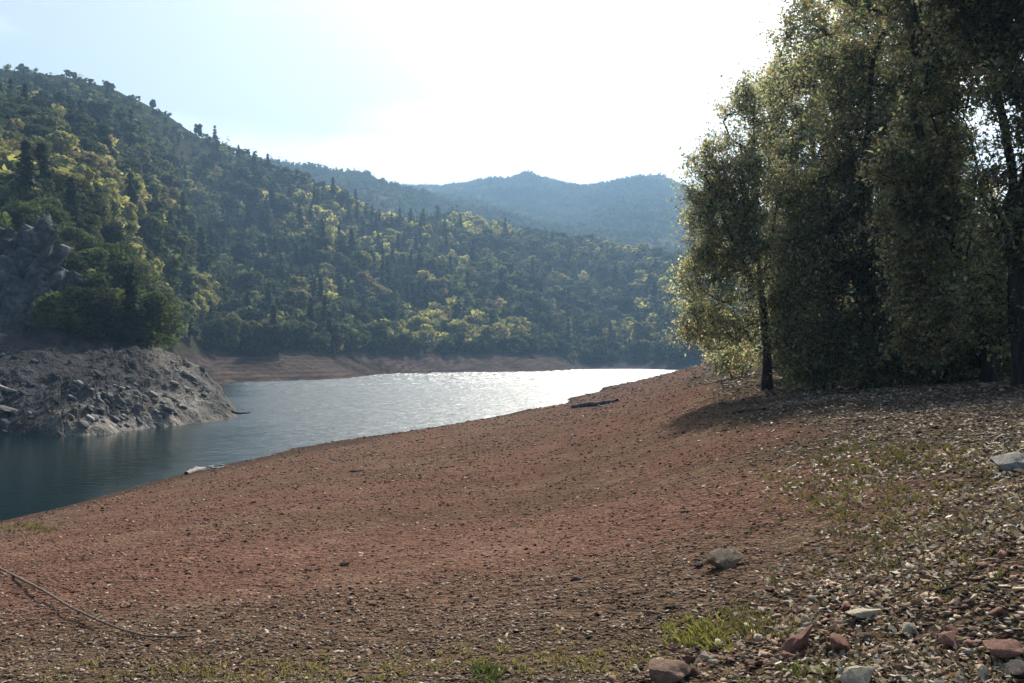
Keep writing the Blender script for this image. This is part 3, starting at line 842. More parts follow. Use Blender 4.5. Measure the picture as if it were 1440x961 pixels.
nl += fg_tree("tall pale olive tree rising behind the sparse tree, crown out of frame",
    [[(1165, 538, 40), (1160, 420, 40), (1150, 300, 40), (1140, 180, 40), (1150, 60, 40)], [(1155, 360, 40), (1120, 260, 40), (1105, 180, 40)], [(1150, 300, 40), (1200, 190, 41), (1220, 80, 41)]],
    [(1115, 165, 39, 42, 70, 46), (1130, 70, 39, 48, 60, 50), (1170, 0, 40, 60, 70, 60), (1160, 150, 40, 60, 80, 60), (1210, 70, 41, 60, 80, 60), (1120, 300, 39, 40, 90, 50), (1150, -60, 40, 60, 60, 30),
     (1230, -40, 41, 60, 70, 36), (1125, 430, 39, 40, 70, 36), (1098, 250, 38.5, 30, 70, 40), (1108, 360, 38.5, 32, 70, 40), (1090, 140, 39, 28, 50, 22), (1140, 230, 38, 46, 80, 46), (1135, 330, 38, 44, 80, 46), (1100, 450, 38, 34, 50, 30)],
    0.078, cl_light + cl_mid, per=46, spread=0.5, r0=0.24)
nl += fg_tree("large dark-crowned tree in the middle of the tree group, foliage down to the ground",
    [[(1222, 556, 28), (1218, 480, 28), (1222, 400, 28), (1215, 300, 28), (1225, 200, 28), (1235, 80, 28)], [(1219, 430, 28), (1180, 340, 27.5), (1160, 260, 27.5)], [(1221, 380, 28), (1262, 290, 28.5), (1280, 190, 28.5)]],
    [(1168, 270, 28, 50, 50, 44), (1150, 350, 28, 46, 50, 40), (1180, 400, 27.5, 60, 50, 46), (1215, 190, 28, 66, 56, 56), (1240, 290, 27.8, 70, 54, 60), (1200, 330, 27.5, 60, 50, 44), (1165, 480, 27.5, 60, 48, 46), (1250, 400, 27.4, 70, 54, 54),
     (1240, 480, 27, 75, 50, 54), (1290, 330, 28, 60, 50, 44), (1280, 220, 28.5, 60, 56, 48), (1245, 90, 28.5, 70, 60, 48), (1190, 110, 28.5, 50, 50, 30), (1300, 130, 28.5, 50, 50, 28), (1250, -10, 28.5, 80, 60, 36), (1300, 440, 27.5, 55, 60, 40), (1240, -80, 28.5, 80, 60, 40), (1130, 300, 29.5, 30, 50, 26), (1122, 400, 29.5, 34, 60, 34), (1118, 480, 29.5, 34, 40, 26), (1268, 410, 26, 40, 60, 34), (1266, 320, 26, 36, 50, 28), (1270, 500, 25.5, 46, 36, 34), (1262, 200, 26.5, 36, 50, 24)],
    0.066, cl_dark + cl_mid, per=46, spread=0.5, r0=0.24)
nl += fg_tree("leaning dark trunk with long bare limbs, second tree from the right edge",
    [[(1390, 548, 23), (1384, 500, 23), (1366, 425, 23), (1345, 365, 23), (1322, 300, 23.2), (1300, 240, 23.4), (1285, 180, 23.6), (1270, 110, 24)],
     [(1355, 390, 23), (1372, 310, 23.3), (1380, 230, 23.6), (1368, 170, 23.8), (1335, 140, 24), (1305, 125, 24)], [(1330, 318, 23.2), (1290, 290, 22.8), (1262, 280, 22.6)]],
    [(1300, 180, 23.8, 40, 50, 26), (1330, 60, 24, 60, 50, 46), (1290, 20, 24, 50, 50, 34), (1330, 300, 23, 36, 50, 26), (1285, 340, 22.6, 44, 70, 44), (1310, 440, 22.8, 60, 70, 56), (1340, -40, 24, 70, 60, 40),
     (1345, 200, 23.6, 26, 40, 14), (1265, 250, 22.8, 36, 50, 24), (1380, 380, 24.5, 40, 60, 30), (1400, 470, 24.5, 46, 50, 30), (1340, -30, 23.6, 90, 50, 60), (1290, -30, 24, 70, 50, 46), (1345, 110, 23.2, 50, 50, 30), (1300, 240, 23, 40, 50, 24)],
    0.066, cl_mid, per=44, spread=0.4, r0=0.15)
nl += fg_tree("thick dark trunk at the right edge of the view with limbs reaching left",
    [[(1436, 560, 20), (1434, 470, 20), (1432, 380, 20), (1428, 290, 20), (1420, 190, 20.2), (1405, 90, 20.4), (1395, -20, 20.6)],
     [(1432, 380, 20), (1400, 300, 20.2), (1384, 230, 20.4), (1370, 170, 20.5), (1330, 140, 20.8)], [(1428, 290, 20), (1450, 200, 20), (1455, 100, 20), (1445, 0, 20)]],
    [(1400, 60, 20.4, 46, 50, 40), (1370, 20, 20.6, 50, 40, 34), (1440, 90, 20, 30, 60, 26), (1400, 430, 20.5, 40, 60, 38), (1425, 330, 20, 36, 60, 26), (1390, -30, 20.5, 80, 40, 40), (1395, 270, 20.3, 22, 36, 10), (1470, 250, 20, 40, 100, 30), (1400, -20, 20.2, 110, 50, 80), (1480, -20, 20, 80, 70, 70), (1510, 140, 20, 70, 100, 80), (1500, 320, 20, 60, 90, 60), (1425, 150, 19.6, 34, 70, 26)],
    0.058, cl_mid + cl_dark, per=42, spread=0.36, r0=0.17)
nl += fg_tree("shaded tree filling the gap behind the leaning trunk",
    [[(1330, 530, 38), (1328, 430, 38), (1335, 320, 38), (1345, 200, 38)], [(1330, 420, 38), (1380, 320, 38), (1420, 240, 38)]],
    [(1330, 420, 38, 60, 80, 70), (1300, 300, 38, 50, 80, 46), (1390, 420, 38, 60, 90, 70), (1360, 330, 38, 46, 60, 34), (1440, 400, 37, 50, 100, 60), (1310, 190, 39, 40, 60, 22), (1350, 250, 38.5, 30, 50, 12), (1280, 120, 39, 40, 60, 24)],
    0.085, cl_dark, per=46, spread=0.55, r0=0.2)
nl += fg_tree("broad pale tree at the back of the group, spreading behind all the others",
    [[(1270, 535, 47), (1268, 420, 47), (1275, 300, 47), (1270, 180, 47), (1280, 60, 47)], [(1270, 380, 47), (1210, 260, 47), (1180, 150, 47)], [(1272, 340, 47), (1340, 230, 47), (1370, 120, 47)]],
    [(1180, 120, 46, 70, 90, 60), (1240, 60, 47, 80, 90, 70), (1300, 90, 47, 80, 90, 46), (1360, 60, 47, 70, 80, 40), (1200, 280, 46, 70, 100, 70), (1280, 260, 46, 70, 90, 60), (1350, 300, 47, 60, 80, 34),
     (1280, -30, 47, 110, 60, 60), (1230, 400, 46, 80, 80, 60), (1340, 420, 46, 70, 80, 50), (1150, 420, 46, 50, 80, 40), (1420, 330, 47, 40, 80, 26)],
    0.10, cl_light, per=40, spread=0.6, r0=0.24)
# dark shrubs under the trees
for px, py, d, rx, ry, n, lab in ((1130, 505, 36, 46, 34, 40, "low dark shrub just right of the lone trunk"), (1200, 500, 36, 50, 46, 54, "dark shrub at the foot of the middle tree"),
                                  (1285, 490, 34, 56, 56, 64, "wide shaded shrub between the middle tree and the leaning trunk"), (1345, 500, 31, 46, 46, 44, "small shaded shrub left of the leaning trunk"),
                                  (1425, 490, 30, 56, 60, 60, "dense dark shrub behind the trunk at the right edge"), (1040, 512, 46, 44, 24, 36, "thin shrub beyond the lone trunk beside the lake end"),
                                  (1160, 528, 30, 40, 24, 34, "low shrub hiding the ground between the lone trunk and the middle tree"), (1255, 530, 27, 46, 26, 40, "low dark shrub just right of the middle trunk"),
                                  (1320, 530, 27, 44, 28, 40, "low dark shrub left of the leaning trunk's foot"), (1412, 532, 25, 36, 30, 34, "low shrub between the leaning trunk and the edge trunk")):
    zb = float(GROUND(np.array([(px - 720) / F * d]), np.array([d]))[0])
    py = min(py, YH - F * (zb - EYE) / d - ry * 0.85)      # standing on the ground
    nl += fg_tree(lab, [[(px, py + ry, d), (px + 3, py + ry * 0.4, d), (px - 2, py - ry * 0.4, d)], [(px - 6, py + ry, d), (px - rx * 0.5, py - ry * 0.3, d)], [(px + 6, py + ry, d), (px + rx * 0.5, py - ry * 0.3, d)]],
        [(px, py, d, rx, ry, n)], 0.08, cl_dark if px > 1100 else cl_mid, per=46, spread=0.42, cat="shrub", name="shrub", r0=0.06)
print("foreground leaves", nl)

# ---------------------------------------------------------------- rocks
def hull_rock(npts, seed, flat=1.0, sub=0, rough=0.0):
    r = np.random.default_rng(seed)
    bm = bmesh.new()
    p = r.normal(size=(npts, 3)); p /= np.linalg.norm(p, axis=1)[:, None]; p *= r.uniform(0.75, 1.0, (npts, 1)); p[:, 2] *= flat
    for q in p: bm.verts.new(q)
    res = bmesh.ops.convex_hull(bm, input=bm.verts)
    bmesh.ops.delete(bm, geom=[v for v in bm.verts if not v.link_faces], context='VERTS')
    if sub:
        bmesh.ops.bevel(bm, geom=list(bm.edges), offset=0.06, segments=2, affect='EDGES', profile=0.6)
        bmesh.ops.triangulate(bm, faces=bm.faces)
        for k in range(sub): bmesh.ops.subdivide_edges(bm, edges=bm.edges, cuts=1, use_grid_fill=True)
        bm.normal_update()
        co = np.array([v.co for v in bm.verts])
        dsp = fbm(co[:, 0] * 2.2 + seed, co[:, 1] * 2.2 + co[:, 2] * 1.7, seed, 4) * rough
        for v, q in zip(bm.verts, dsp): v.co += v.normal * float(q)
    bmesh.ops.triangulate(bm, faces=bm.faces)
    bm.verts.ensure_lookup_table()
    V = np.array([v.co[:] for v in bm.verts]); Fq = np.array([[v.index for v in f.verts] for f in bm.faces])
    bm.free()
    return V, Fq

def block_rock(seed):
    r = np.random.default_rng(seed)
    p = np.array([(a, b_, c) for a in (-1, 1) for b_ in (-1, 1) for c in (-1, 1)], float) * 0.72 + r.normal(0, 0.17, (8, 3))
    p = np.vstack([p, r.normal(0, 0.62, (4, 3))])
    bm = bmesh.new()
    for q in p: bm.verts.new(q)
    bmesh.ops.convex_hull(bm, input=bm.verts)
    bmesh.ops.delete(bm, geom=[v for v in bm.verts if not v.link_faces], context='VERTS')
    bmesh.ops.bevel(bm, geom=list(bm.edges), offset=0.05, segments=1, affect='EDGES')
    bmesh.ops.triangulate(bm, faces=bm.faces)
    bm.verts.ensure_lookup_table(); bm.verts.index_update()
    V = np.array([v.co[:] for v in bm.verts]); Fq = np.array([[v.index for v in f.verts] for f in bm.faces]); bm.free()
    return V, Fq

M_ROCK = {
    'boulder': rock_mat("tan brown stone", (0.15, 0.105, 0.07), (0.24, 0.18, 0.12), (0.36, 0.29, 0.20)),
    'brown': rock_mat("brown stone", (0.10, 0.062, 0.045), (0.17, 0.105, 0.075), (0.25, 0.17, 0.12)),
    'red': rock_mat("reddish stone", (0.15, 0.07, 0.05), (0.22, 0.11, 0.08), (0.30, 0.18, 0.13)),
    'tan': rock_mat("pale tan stone", (0.26, 0.21, 0.14), (0.36, 0.30, 0.21), (0.46, 0.40, 0.30)),
    'grey': rock_mat("grey stone", (0.07, 0.068, 0.068), (0.14, 0.132, 0.125), (0.24, 0.225, 0.205), scale=3),
    'pale': rock_mat("pale grey stone", (0.16, 0.14, 0.115), (0.27, 0.245, 0.205), (0.42, 0.39, 0.33), scale=4),
    'dark': rock_mat("dark stone and shadow", (0.03, 0.026, 0.024), (0.06, 0.05, 0.045), (0.10, 0.085, 0.075)),  # colours real dark stones and the two painted boulder shadows
    'slate': rock_mat("bluish grey cliff stone", (0.035, 0.038, 0.044), (0.09, 0.092, 0.10), (0.22, 0.222, 0.228), scale=1.0, bump=1.0, bdist=0.35),
}
ROCKS = [hull_rock(n, s_, f_, 2, 0.10) for n, s_, f_ in ((12, 3, 0.7), (10, 8, 0.6), (14, 15, 0.75), (9, 22, 0.55), (11, 31, 0.8))] + [block_rock(k) for k in range(40, 48)]
def rock(px, py, size, which, mat, label, group=None, dims=(1, 0.8, 0.7), rz=None, tilt=(0, 0), name="rock", cat="rock", d=None, sink=0.25, surf=GROUND):
    """stone standing on the ground where the view ray through (px, py) meets it"""
    if d is None:
        ds = np.exp(np.linspace(math.log(2.5), math.log(200), 1500)); xs = (px - 720) / F * ds
        z = surf(xs, ds); ray = EYE + (YH - py) / F * ds
        k = int(np.argmax(z >= ray)); d = ds[k]
    x = (px - 720) / F * d; z = float(surf(np.array([x]), np.array([d]))[0])
    w = size / 2 * d / F
    me = mesh_np("rock", ROCKS[which][0] * np.array(dims), ROCKS[which][1], M_ROCK[mat])
    o = link(name, me); o.scale = (w, w, w)
    o.location = (x, d, z + w * dims[2] * 0.7 * (1 - 2 * sink)); o.rotation_euler = (tilt[0], tilt[1], rz if rz is not None else rng.uniform(0, 6.28))
    tag(o, label, cat, group)
    return o
rock(1017, 797, 60, 2, 'boulder', "brown boulder with a sunlit tan top alone on the gravel slope", dims=(1.15, .8, .66), rz=0.6, tilt=(0.1, -0.15), sink=.14)
rock(986, 797, 34, 3, 'dark', "small dark piece added as the shadow at the left side of the brown boulder", dims=(1, .8, .5), rz=1.0)  # dark stone shape standing in for the brown boulder's shadow
rock(1420, 658, 80, 1, 'pale', "large pale grey boulder at the right edge of the ground", dims=(1.1, .8, .6), rz=0.3, tilt=(0.1, -0.2), sink=.22)
rock(1432, 668, 40, 1, 'dark', "dark piece added as the shadow under the pale boulder at the right edge", dims=(1, .7, .5))  # dark stone shape standing in for shade below the pale boulder
rock(942, 960, 104, 1, 'brown', "dark brown slab half out of view at the bottom of the picture", dims=(1.05, .75, .75), rz=0.2, tilt=(0, .15))
rock(1130, 912, 84, 3, 'red', "triangular red-brown slab tilted up to the right", dims=(1.1, .6, .7), rz=0.5, tilt=(0.2, -0.35))
rock(1180, 914, 54, 2, 'red', "squat red-brown stone right beside the triangular slab", dims=(1, .9, .8), rz=1.3)
rock(1215, 964, 84, 4, 'tan', "pale tan stone cut by the bottom edge of the view", dims=(1, .8, .6), rz=0.1)
rock(1228, 868, 74, 3, 'tan', "flat pale ledge stone casting a dark shadow in the gravel", dims=(1.2, .7, .35), rz=0.15)
rock(1277, 889, 40, 0, 'tan', "rounded orange-tan stone below the flat ledge stone", dims=(1, .8, .6))
rock(1412, 920, 92, 1, 'red', "broad rusty stone near the bottom right corner", dims=(1.1, .8, .5), rz=.2)
rock(1430, 948, 60, 2, 'dark', "dark stone in the bottom right corner", dims=(1, .8, .6))
rock(1340, 906, 60, 4, 'red', "medium rusty stone left of the broad rusty stone", dims=(1, .8, .55))
rock(1362, 922, 24, 0, 'pale', "small bright white stone among the rusty rubble", dims=(1, .7, .5))
rock(502, 664, 26, 1, 'dark', "small black stone on the slope near the water", dims=(1.2, .6, .35), rz=.1)
rock(487, 797, 22, 4, 'dark', "small dark stone on the open red gravel", dims=(1.2, .7, .5), rz=.2)
rock(810, 816, 20, 0, 'brown', "little brown stone on the middle of the gravel slope", dims=(1.1, .7, .5), rz=.2)
for k in range(112):
    px, py = rng.uniform(1090, 1440), rng.uniform(845, 958)
    if rng.random() < 0.3: px = rng.uniform(880, 1100); py = rng.uniform(925, 958)
    rock(px, py, min(40, 13 * math.exp(abs(rng.normal(0, 0.55)))), int(rng.integers(5)), ['red', 'brown', 'tan', 'brown', 'tan'][int(rng.integers(5))], "loose fist-sized stone in the rubble at the bottom right",
         "loose stones in the rubble", dims=(1, rng.uniform(.55, .9), rng.uniform(.35, .8)), tilt=(rng.normal(0, .3), rng.normal(0, .3)), sink=.35)
# boulders on the rocky point
for k in range(165):
    zone_ = rng.random()
    if zone_ < 0.5: px, py, mat = rng.uniform(95, 230), rng.uniform(540, 600), 'grey'
    elif zone_ < 0.72: px, py, mat = rng.uniform(190, 320), rng.uniform(500, 590), 'grey'; 
    elif zone_ < 0.84: px, py, mat = rng.uniform(0, 130), rng.uniform(580, 612), 'grey'
    else: px, py, mat = rng.uniform(0, 200), rng.uniform(490, 590), 'slate'
    ds = np.linspace(66, 112, 400); xs = (px - 720) / F * ds; z = BANK(xs, ds); ray = EYE + (YH - py) / F * ds
    if not (z >= ray).any(): continue
    d = ds[int(np.argmax(z >= ray))]
    rock(px, py, min(22, 5 * math.exp(abs(rng.normal(0, 0.6)))), int(rng.integers(5, 13)), 'pale' if (rng.random() < 0.1 and mat == 'grey') else mat,
         "angular grey rock on the bare rocky point across the water", "grey rocks on the rocky point", dims=(1.15, rng.uniform(.5, .8), rng.uniform(.3, .55)),
         rz=rng.normal(-0.2, 0.5), tilt=(rng.normal(0, .2), rng.normal(0.45, .15)), d=d, surf=BANK, sink=.1)
rock(8, 535, 46, 3, 'pale', "pale rock ledge at the left edge above the water", dims=(1.3, .7, .4), tilt=(0, .3), rz=0, d=76, surf=BANK)
rock(14, 562, 50, 1, 'grey', "tan-grey rock ledge at the left edge just under the pale ledge", dims=(1.3, .7, .4), tilt=(0, .3), rz=0, d=73, surf=BANK)

# the cliff sticking out of the trees
def outcrop(px, py, d, name, label, blocks):
    V, Fq, off = [], [], 0
    c = P(px, py, d)
    for bx_, by_, w, hgt, k, ry in blocks:
        p = P(bx_, by_, d + rng.uniform(-1, 1) - (by_ - py) * 0.055) - c
        v = ROCKS[k][0] * np.array([w * d / F, max(w, hgt) * 0.6 * d / F, hgt * d / F])
        R = np.array(Matrix.Rotation(ry, 3, 'Y') @ Matrix.Rotation(rng.uniform(-.4, .4), 3, 'Z'))
        V.append(v @ R.T + np.array(p)); Fq.append(ROCKS[k][1] + off); off += len(v)
    o = link(name, mesh_np("rock", np.concatenate(V), np.concatenate(Fq), M_ROCK['slate']), loc=c)
    tag(o, label, "rock outcrop")
cb = []
while len(cb) < 75:
    bx_, by_ = rng.uniform(-30, 108), rng.uniform(305, 478)
    if by_ < np.interp(bx_, (-30, 0, 45, 75, 108), (312, 315, 322, 352, 412)) or by_ > np.interp(bx_, (0, 60, 108), (480, 476, 430)): continue
    cb.append((bx_, by_, rng.uniform(5, 13), rng.uniform(13, 30), int(rng.integers(5, 13)), rng.normal(.68, .09)))
cb += [(0, 400, 30, 60, 0, .3), (28, 420, 28, 46, 2, .5), (58, 430, 20, 30, 4, .6)]
outcrop(35, 380, 99, "rock_outcrop", "tall jagged bluish-grey crag rising among the trees at the left edge", cb)
outcrop(100, 412, 97, "rock_outcrop", "small pale slanted rock below the crag among dark trees", [(97, 404, 8, 24, 8, .75), (106, 414, 7, 14, 10, .8)])
outcrop(15, 462, 92, "rock_outcrop", "shaded grey rock face under the crag, just above the bare bank", [(0, 462, 34, 26, 11, .2), (32, 464, 24, 20, 6, .4), (64, 470, 20, 12, 8, .5)])

# ---------------------------------------------------------------- driftwood and rope
M_WOOD = bark_mat("weathered driftwood", (0.20, 0.18, 0.15), (0.42, 0.39, 0.34), 5)
M_LOG = bark_mat("dark log bark", (0.022, 0.013, 0.011), (0.07, 0.045, 0.038), 5)
M_ROPE = bark_mat("brown rope", (0.12, 0.085, 0.06), (0.30, 0.23, 0.17), 60)
def on_ground(px, py, surf=GROUND):
    ds = np.exp(np.linspace(math.log(2.5), math.log(300), 3000)); xs = (px - 720) / F * ds
    z = surf(xs, ds); ray = EYE + (YH - py) / F * ds
    k = int(np.argmax(z >= ray)) if (z >= ray).any() else 1500
    return Vector((xs[k], ds[k], z[k]))
def limb(name, pix, rad, mat, label, cat, lift=0.0, extra=(), d=None, jag=0.3, n=24):
    pts = [on_ground(*q) if d is None else P(q[0], q[1], d) for q in pix]
    c = pts[0]
    V, Fq, off = [], [], 0
    for pl, r in [(pts, rad)] + [([on_ground(*q) if d is None else P(q[0], q[1], d) for q in e], r_) for e, r_ in extra]:
        q = resample([p - c for p in pl], max(0.02, sum((pl[i + 1] - pl[i]).length for i in range(len(pl) - 1)) / n))
        rr_ = np.interp(np.linspace(0, 1, len(q)), np.linspace(0, 1, len(r)), r) * (1 + jag * 0.4 * rng.normal(size=len(q)).clip(-1, 1))
        q[:, 2] += rr_ * 0.6 + lift + jag * 0.3 * rr_ * rng.normal(size=len(q))
        v, f = tube(q, rr_, 8)
        V.append(v); Fq.append(f + off); off += len(v)
    o = link(name, mesh_np(name, np.concatenate(V), np.concatenate(Fq), mat, smooth=True), loc=c)
    tag(o, label, cat)
    return o
limb("log", [(806, 574), (825, 572), (848, 569), (868, 565)], [.20, .24, .2, .13], M_LOG, "dark log lying on the shore below the lake's bright end", "log", extra=[([(840, 571), (852, 574), (862, 574)], [.08, .06, .03])])
limb("driftwood", [(262, 668), (275, 664), (288, 660)], [.10, .16, .07], M_WOOD, "bleached driftwood chunk at the water's edge", "driftwood")
limb("driftwood", [(288, 655), (302, 660), (316, 657)], [.03, .06, .04], M_WOOD, "thin pale stick crossing another at the water's edge", "driftwood", extra=[([(290, 660), (305, 654), (322, 656)], [.03, .05, .02])])
limb("branch", [(312, 584), (326, 580), (336, 583), (352, 581)], [.14, .12, .09, .06], M_LOG, "dark bare branch sticking out over the lake from the rocky point", "branch", d=88.5)
limb("log", [(1030, 584), (1050, 579), (1075, 577)], [.05, .06, .04], M_LOG, "low dark strip of driftwood on the slope in front of the lone trunk", "log")
# rope: straight where it is pulled tight to the left, slack where it lies on the gravel
rp = []
for (px, py, lift) in ((-60, 772, .30), (0, 801, .22), (60, 832, .15), (100, 857, .10), (140, 876, .06), (170, 888, .03), (205, 897, .012), (250, 899, .006), (275, 897, .004)):
    p = on_ground(px, py); gz_ = float(GROUND(np.array([p.x]), np.array([p.y]))[0])
    k = 1 - lift / max(EYE - p.z, .1); q = Vector((p.x * k, p.y * k, EYE + (p.z - EYE) * k))
    rp.append(q)
c = rp[-3]
q = resample([p - c for p in rp], 0.03); q[:, 2] += 0.012
rr_ = np.interp(np.linspace(0, 1, len(q)), (0, .5, .8, 1), (.019, .014, .010, .007)) * (1 + 0.18 * np.sin(np.arange(len(q)) * 2.1))
for kx in (0.62, 0.70): rr_[int(len(q) * kx)] *= 1.35
v, f = tube(q, rr_, 8)
tag(link("rope", mesh_np("rope", v, f, M_ROPE, smooth=True), loc=c), "thin brown rope running down to the gravel at the left edge", "rope")

# ---------------------------------------------------------------- gravel, litter, grass
PEB = [hull_rock(n, s_, f_) for n, s_, f_ in ((8, 1, .6), (9, 2, .7), (8, 4, .5), (10, 5, .65), (7, 6, .55))]
def spots(n, dmin, dmax, u0, u1, power=1.0):
    """more per square metre near the viewer's path than far off"""
    t = rng.random(n) ** power
    d = dmin * (dmax / dmin) ** t
    u = rng.uniform(u0, u1, n); x = u * d
    z = GROUND(x, d)
    ok = z > 0.03
    return x[ok], d[ok], z[ok]
def gl(a, k):  return a[k]
x, y, z = spots(210000, 3.4, 260, -0.62, 0.62)
nz = fbm(x / 4, y / 4, 21, 4); nz2 = fbm(x / 1.2, y / 1.2, 31, 3)
right = sstep(0.0, 2.2, x - (0.9 + 0.17 * y) + 1.2 * nz); front = 1 - sstep(5.0, 8.5, y + 1.6 * nz - 0.10 * x)
dens = np.clip(0.45 + 0.35 * nz2 + 0.5 * np.maximum(right, front), 0.12, 1)
k = rng.random(len(x)) < dens
x, y, z, right, front = x[k], y[k], z[k], right[k], front[k]
n = len(x)
size = (0.0065 + 0.0010 * y) * np.exp(rng.normal(0, 0.45, n).clip(-1.2, 0.85)) * (1 + 0.35 * right)
pal = np.array([(0.18, 0.098, 0.070), (0.14, 0.085, 0.060), (0.27, 0.175, 0.13), (0.085, 0.053, 0.040), (0.40, 0.31, 0.24)])
pal2 = np.array([(0.22, 0.175, 0.125), (0.30, 0.25, 0.19), (0.15, 0.11, 0.08), (0.20, 0.135, 0.09), (0.38, 0.33, 0.26)])
ci = rng.choice(5, n, p=(.3, .28, .2, .17, .05))
col = np.where((rng.random(n) < np.maximum(right * 0.8, front * 0.6))[:, None], pal2[ci], pal[ci]) * rng.uniform(0.75, 1.25, (n, 1))
scl = size[:, None] * np.stack([rng.uniform(.8, 1.4, n), rng.uniform(.7, 1.1, n), rng.uniform(.32, .65, n)], -1)
R = np.einsum('nij,njk->nik', rot_z(rng.uniform(0, 6.28, n)), np.eye(3)[None] + 0.25 * rng.normal(size=(n, 3, 3)) * np.array([[[0, 0, 1], [0, 0, 1], [1, 1, 0]]]))
V, Fq, Cc = scatter(PEB, rng.integers(0, 5, n), np.stack([x, y, z + size * 0.15], -1), scl, R, col)
tag(link("gravel", mesh_np("gravel", V, Fq, M_PEB, Cc)), "reddish-brown gravel spread over the sloping shore", "gravel", kind="stuff")

# broken stone lying too thick to count at the lower right
n = 3400
px = np.where(rng.random(n) < 0.75, rng.uniform(1050, 1470, n), rng.uniform(860, 1200, n)); d = rng.uniform(3.9, 5.7, n)
x = (px - 720) / F * d; z = GROUND(x, d); kk = rng.random(n) < sstep(-0.5, 0.35, fbm(x / 0.7, d / 0.7, 301, 3) + 0.35 - 0.16 * (d - 4) + 0.25 * (x - 1.6))
x, d, z = x[kk], d[kk], z[kk]; n = len(x)
size = 0.0145 * np.exp(rng.normal(0, 0.45, n).clip(-1, 1.1))
pal3 = np.array([(0.22, 0.12, 0.082), (0.17, 0.10, 0.07), (0.36, 0.28, 0.19), (0.28, 0.19, 0.125), (0.44, 0.36, 0.26)])
R = np.einsum('nij,njk->nik', rot_z(rng.uniform(0, 6.28, n)), np.eye(3)[None] + 0.3 * rng.normal(size=(n, 3, 3)) * np.array([[[0, 0, 1], [0, 0, 1], [1, 1, 0]]]))
V, Fq, Cc = scatter([hull_rock(11, 60 + k, .7) for k in range(4)], rng.integers(0, 4, n), np.stack([x, d, z + size * 0.2], -1),
                    size[:, None] * np.stack([rng.uniform(.9, 1.6, n), rng.uniform(.7, 1.2, n), rng.uniform(.25, .6, n)], -1), R, pal3[rng.integers(0, 5, n)] * rng.uniform(.75, 1.2, (n, 1)))
tag(link("rubble", mesh_np("rubble", V, Fq, M_PEB, Cc)), "broken tan and rusty stone chips in the bottom right corner", "rubble", kind="stuff")

# fallen leaves, thick at the right under and in front of the trees
x, y, z = spots(110000, 3.6, 40, 0.02, 0.62)
nz = fbm(x / 4, y / 4, 21, 4); nz3 = fbm(x / 1.5, y / 1.5, 151, 3)
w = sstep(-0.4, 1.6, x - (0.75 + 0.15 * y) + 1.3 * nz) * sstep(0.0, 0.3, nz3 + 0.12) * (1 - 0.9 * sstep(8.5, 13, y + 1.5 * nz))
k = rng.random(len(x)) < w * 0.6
x, y, z = x[k], y[k], z[k]; n = len(x)
nr = rng.normal(size=(n, 3)) * 0.75; nr[:, 2] += 1; nr /= np.linalg.norm(nr, axis=1)[:, None]
w = None; sz = (0.012 + 0.0012 * y) * rng.uniform(0.5, 1.3, n)
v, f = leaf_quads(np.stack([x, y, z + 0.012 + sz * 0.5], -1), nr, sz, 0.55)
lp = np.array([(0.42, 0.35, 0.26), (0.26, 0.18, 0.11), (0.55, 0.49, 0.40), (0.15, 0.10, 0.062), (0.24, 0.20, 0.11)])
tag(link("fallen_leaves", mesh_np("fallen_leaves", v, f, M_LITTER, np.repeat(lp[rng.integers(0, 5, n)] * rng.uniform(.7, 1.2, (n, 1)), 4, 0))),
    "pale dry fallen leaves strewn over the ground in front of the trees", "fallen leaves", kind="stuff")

# grass: a few green tufts and thin dry growth
GX, GY, GC, GH = [], [], [], []
def patch(px, py, rpx, rpy, n, colr, hgt):
    for k in range(n):
        a = rng.normal(size=2) * 0.5
        p = on_ground(px + a[0] * rpx, min(py + a[1] * rpy, 1000))
        m = int(rng.integers(5, 14))
        GX.append(p.x + rng.normal(0, 0.02, m)); GY.append(p.y + rng.normal(0, 0.02, m))
        GC.append(np.array(colr) * rng.uniform(.7, 1.3, (m, 1))); GH.append(hgt * rng.uniform(.4, 1.2, m))
patch(1045, 885, 75, 24, 130, (0.145, 0.135, 0.065), 0.033)
patch(985, 895, 40, 20, 50, (0.20, 0.20, 0.07), 0.045)
patch(688, 948, 22, 14, 26, (0.10, 0.125, 0.05), 0.04)
patch(1310, 760, 190, 90, 130, (0.115, 0.11, 0.05), 0.045)
patch(1180, 690, 130, 40, 120, (0.14, 0.13, 0.06), 0.06)
patch(1250, 640, 150, 30, 120, (0.12, 0.11, 0.055), 0.06)
patch(1140, 945, 60, 18, 24, (0.12, 0.15, 0.05), 0.035)
patch(350, 945, 300, 20, 130, (0.22, 0.19, 0.10), 0.03)
patch(800, 930, 220, 24, 110, (0.22, 0.19, 0.10), 0.03)
patch(40, 745, 60, 10, 40, (0.17, 0.15, 0.06), 0.10)
gx = np.concatenate(GX); gy = np.concatenate(GY); gc = np.concatenate(GC); gh = np.concatenate(GH); n = len(gx)
gz = GROUND(gx, gy)
a = rng.uniform(0, 6.28, n); lean = rng.normal(0, 0.5, (n, 2)) * gh[:, None]; wd = 0.0035 + 0.0003 * gy
b0 = np.stack([gx - np.cos(a) * wd, gy - np.sin(a) * wd, gz - 0.005], -1); b1 = np.stack([gx + np.cos(a) * wd, gy + np.sin(a) * wd, gz - 0.005], -1)
t1 = np.stack([gx + lean[:, 0] * .5 + np.cos(a) * wd * .7, gy + lean[:, 1] * .5 + np.sin(a) * wd * .7, gz + gh * .6], -1)
t0 = np.stack([gx + lean[:, 0] * 1.2, gy + lean[:, 1] * 1.2, gz + gh], -1)
v = np.stack([b0, b1, t1, t0], 1).reshape(-1, 3)
tag(link("grass", mesh_np("grass", v, np.arange(n * 4).reshape(n, 4), M_GRASS, np.repeat(gc, 4, 0))), "short thin grass growing in patches on the gravel", "grass", kind="stuff")

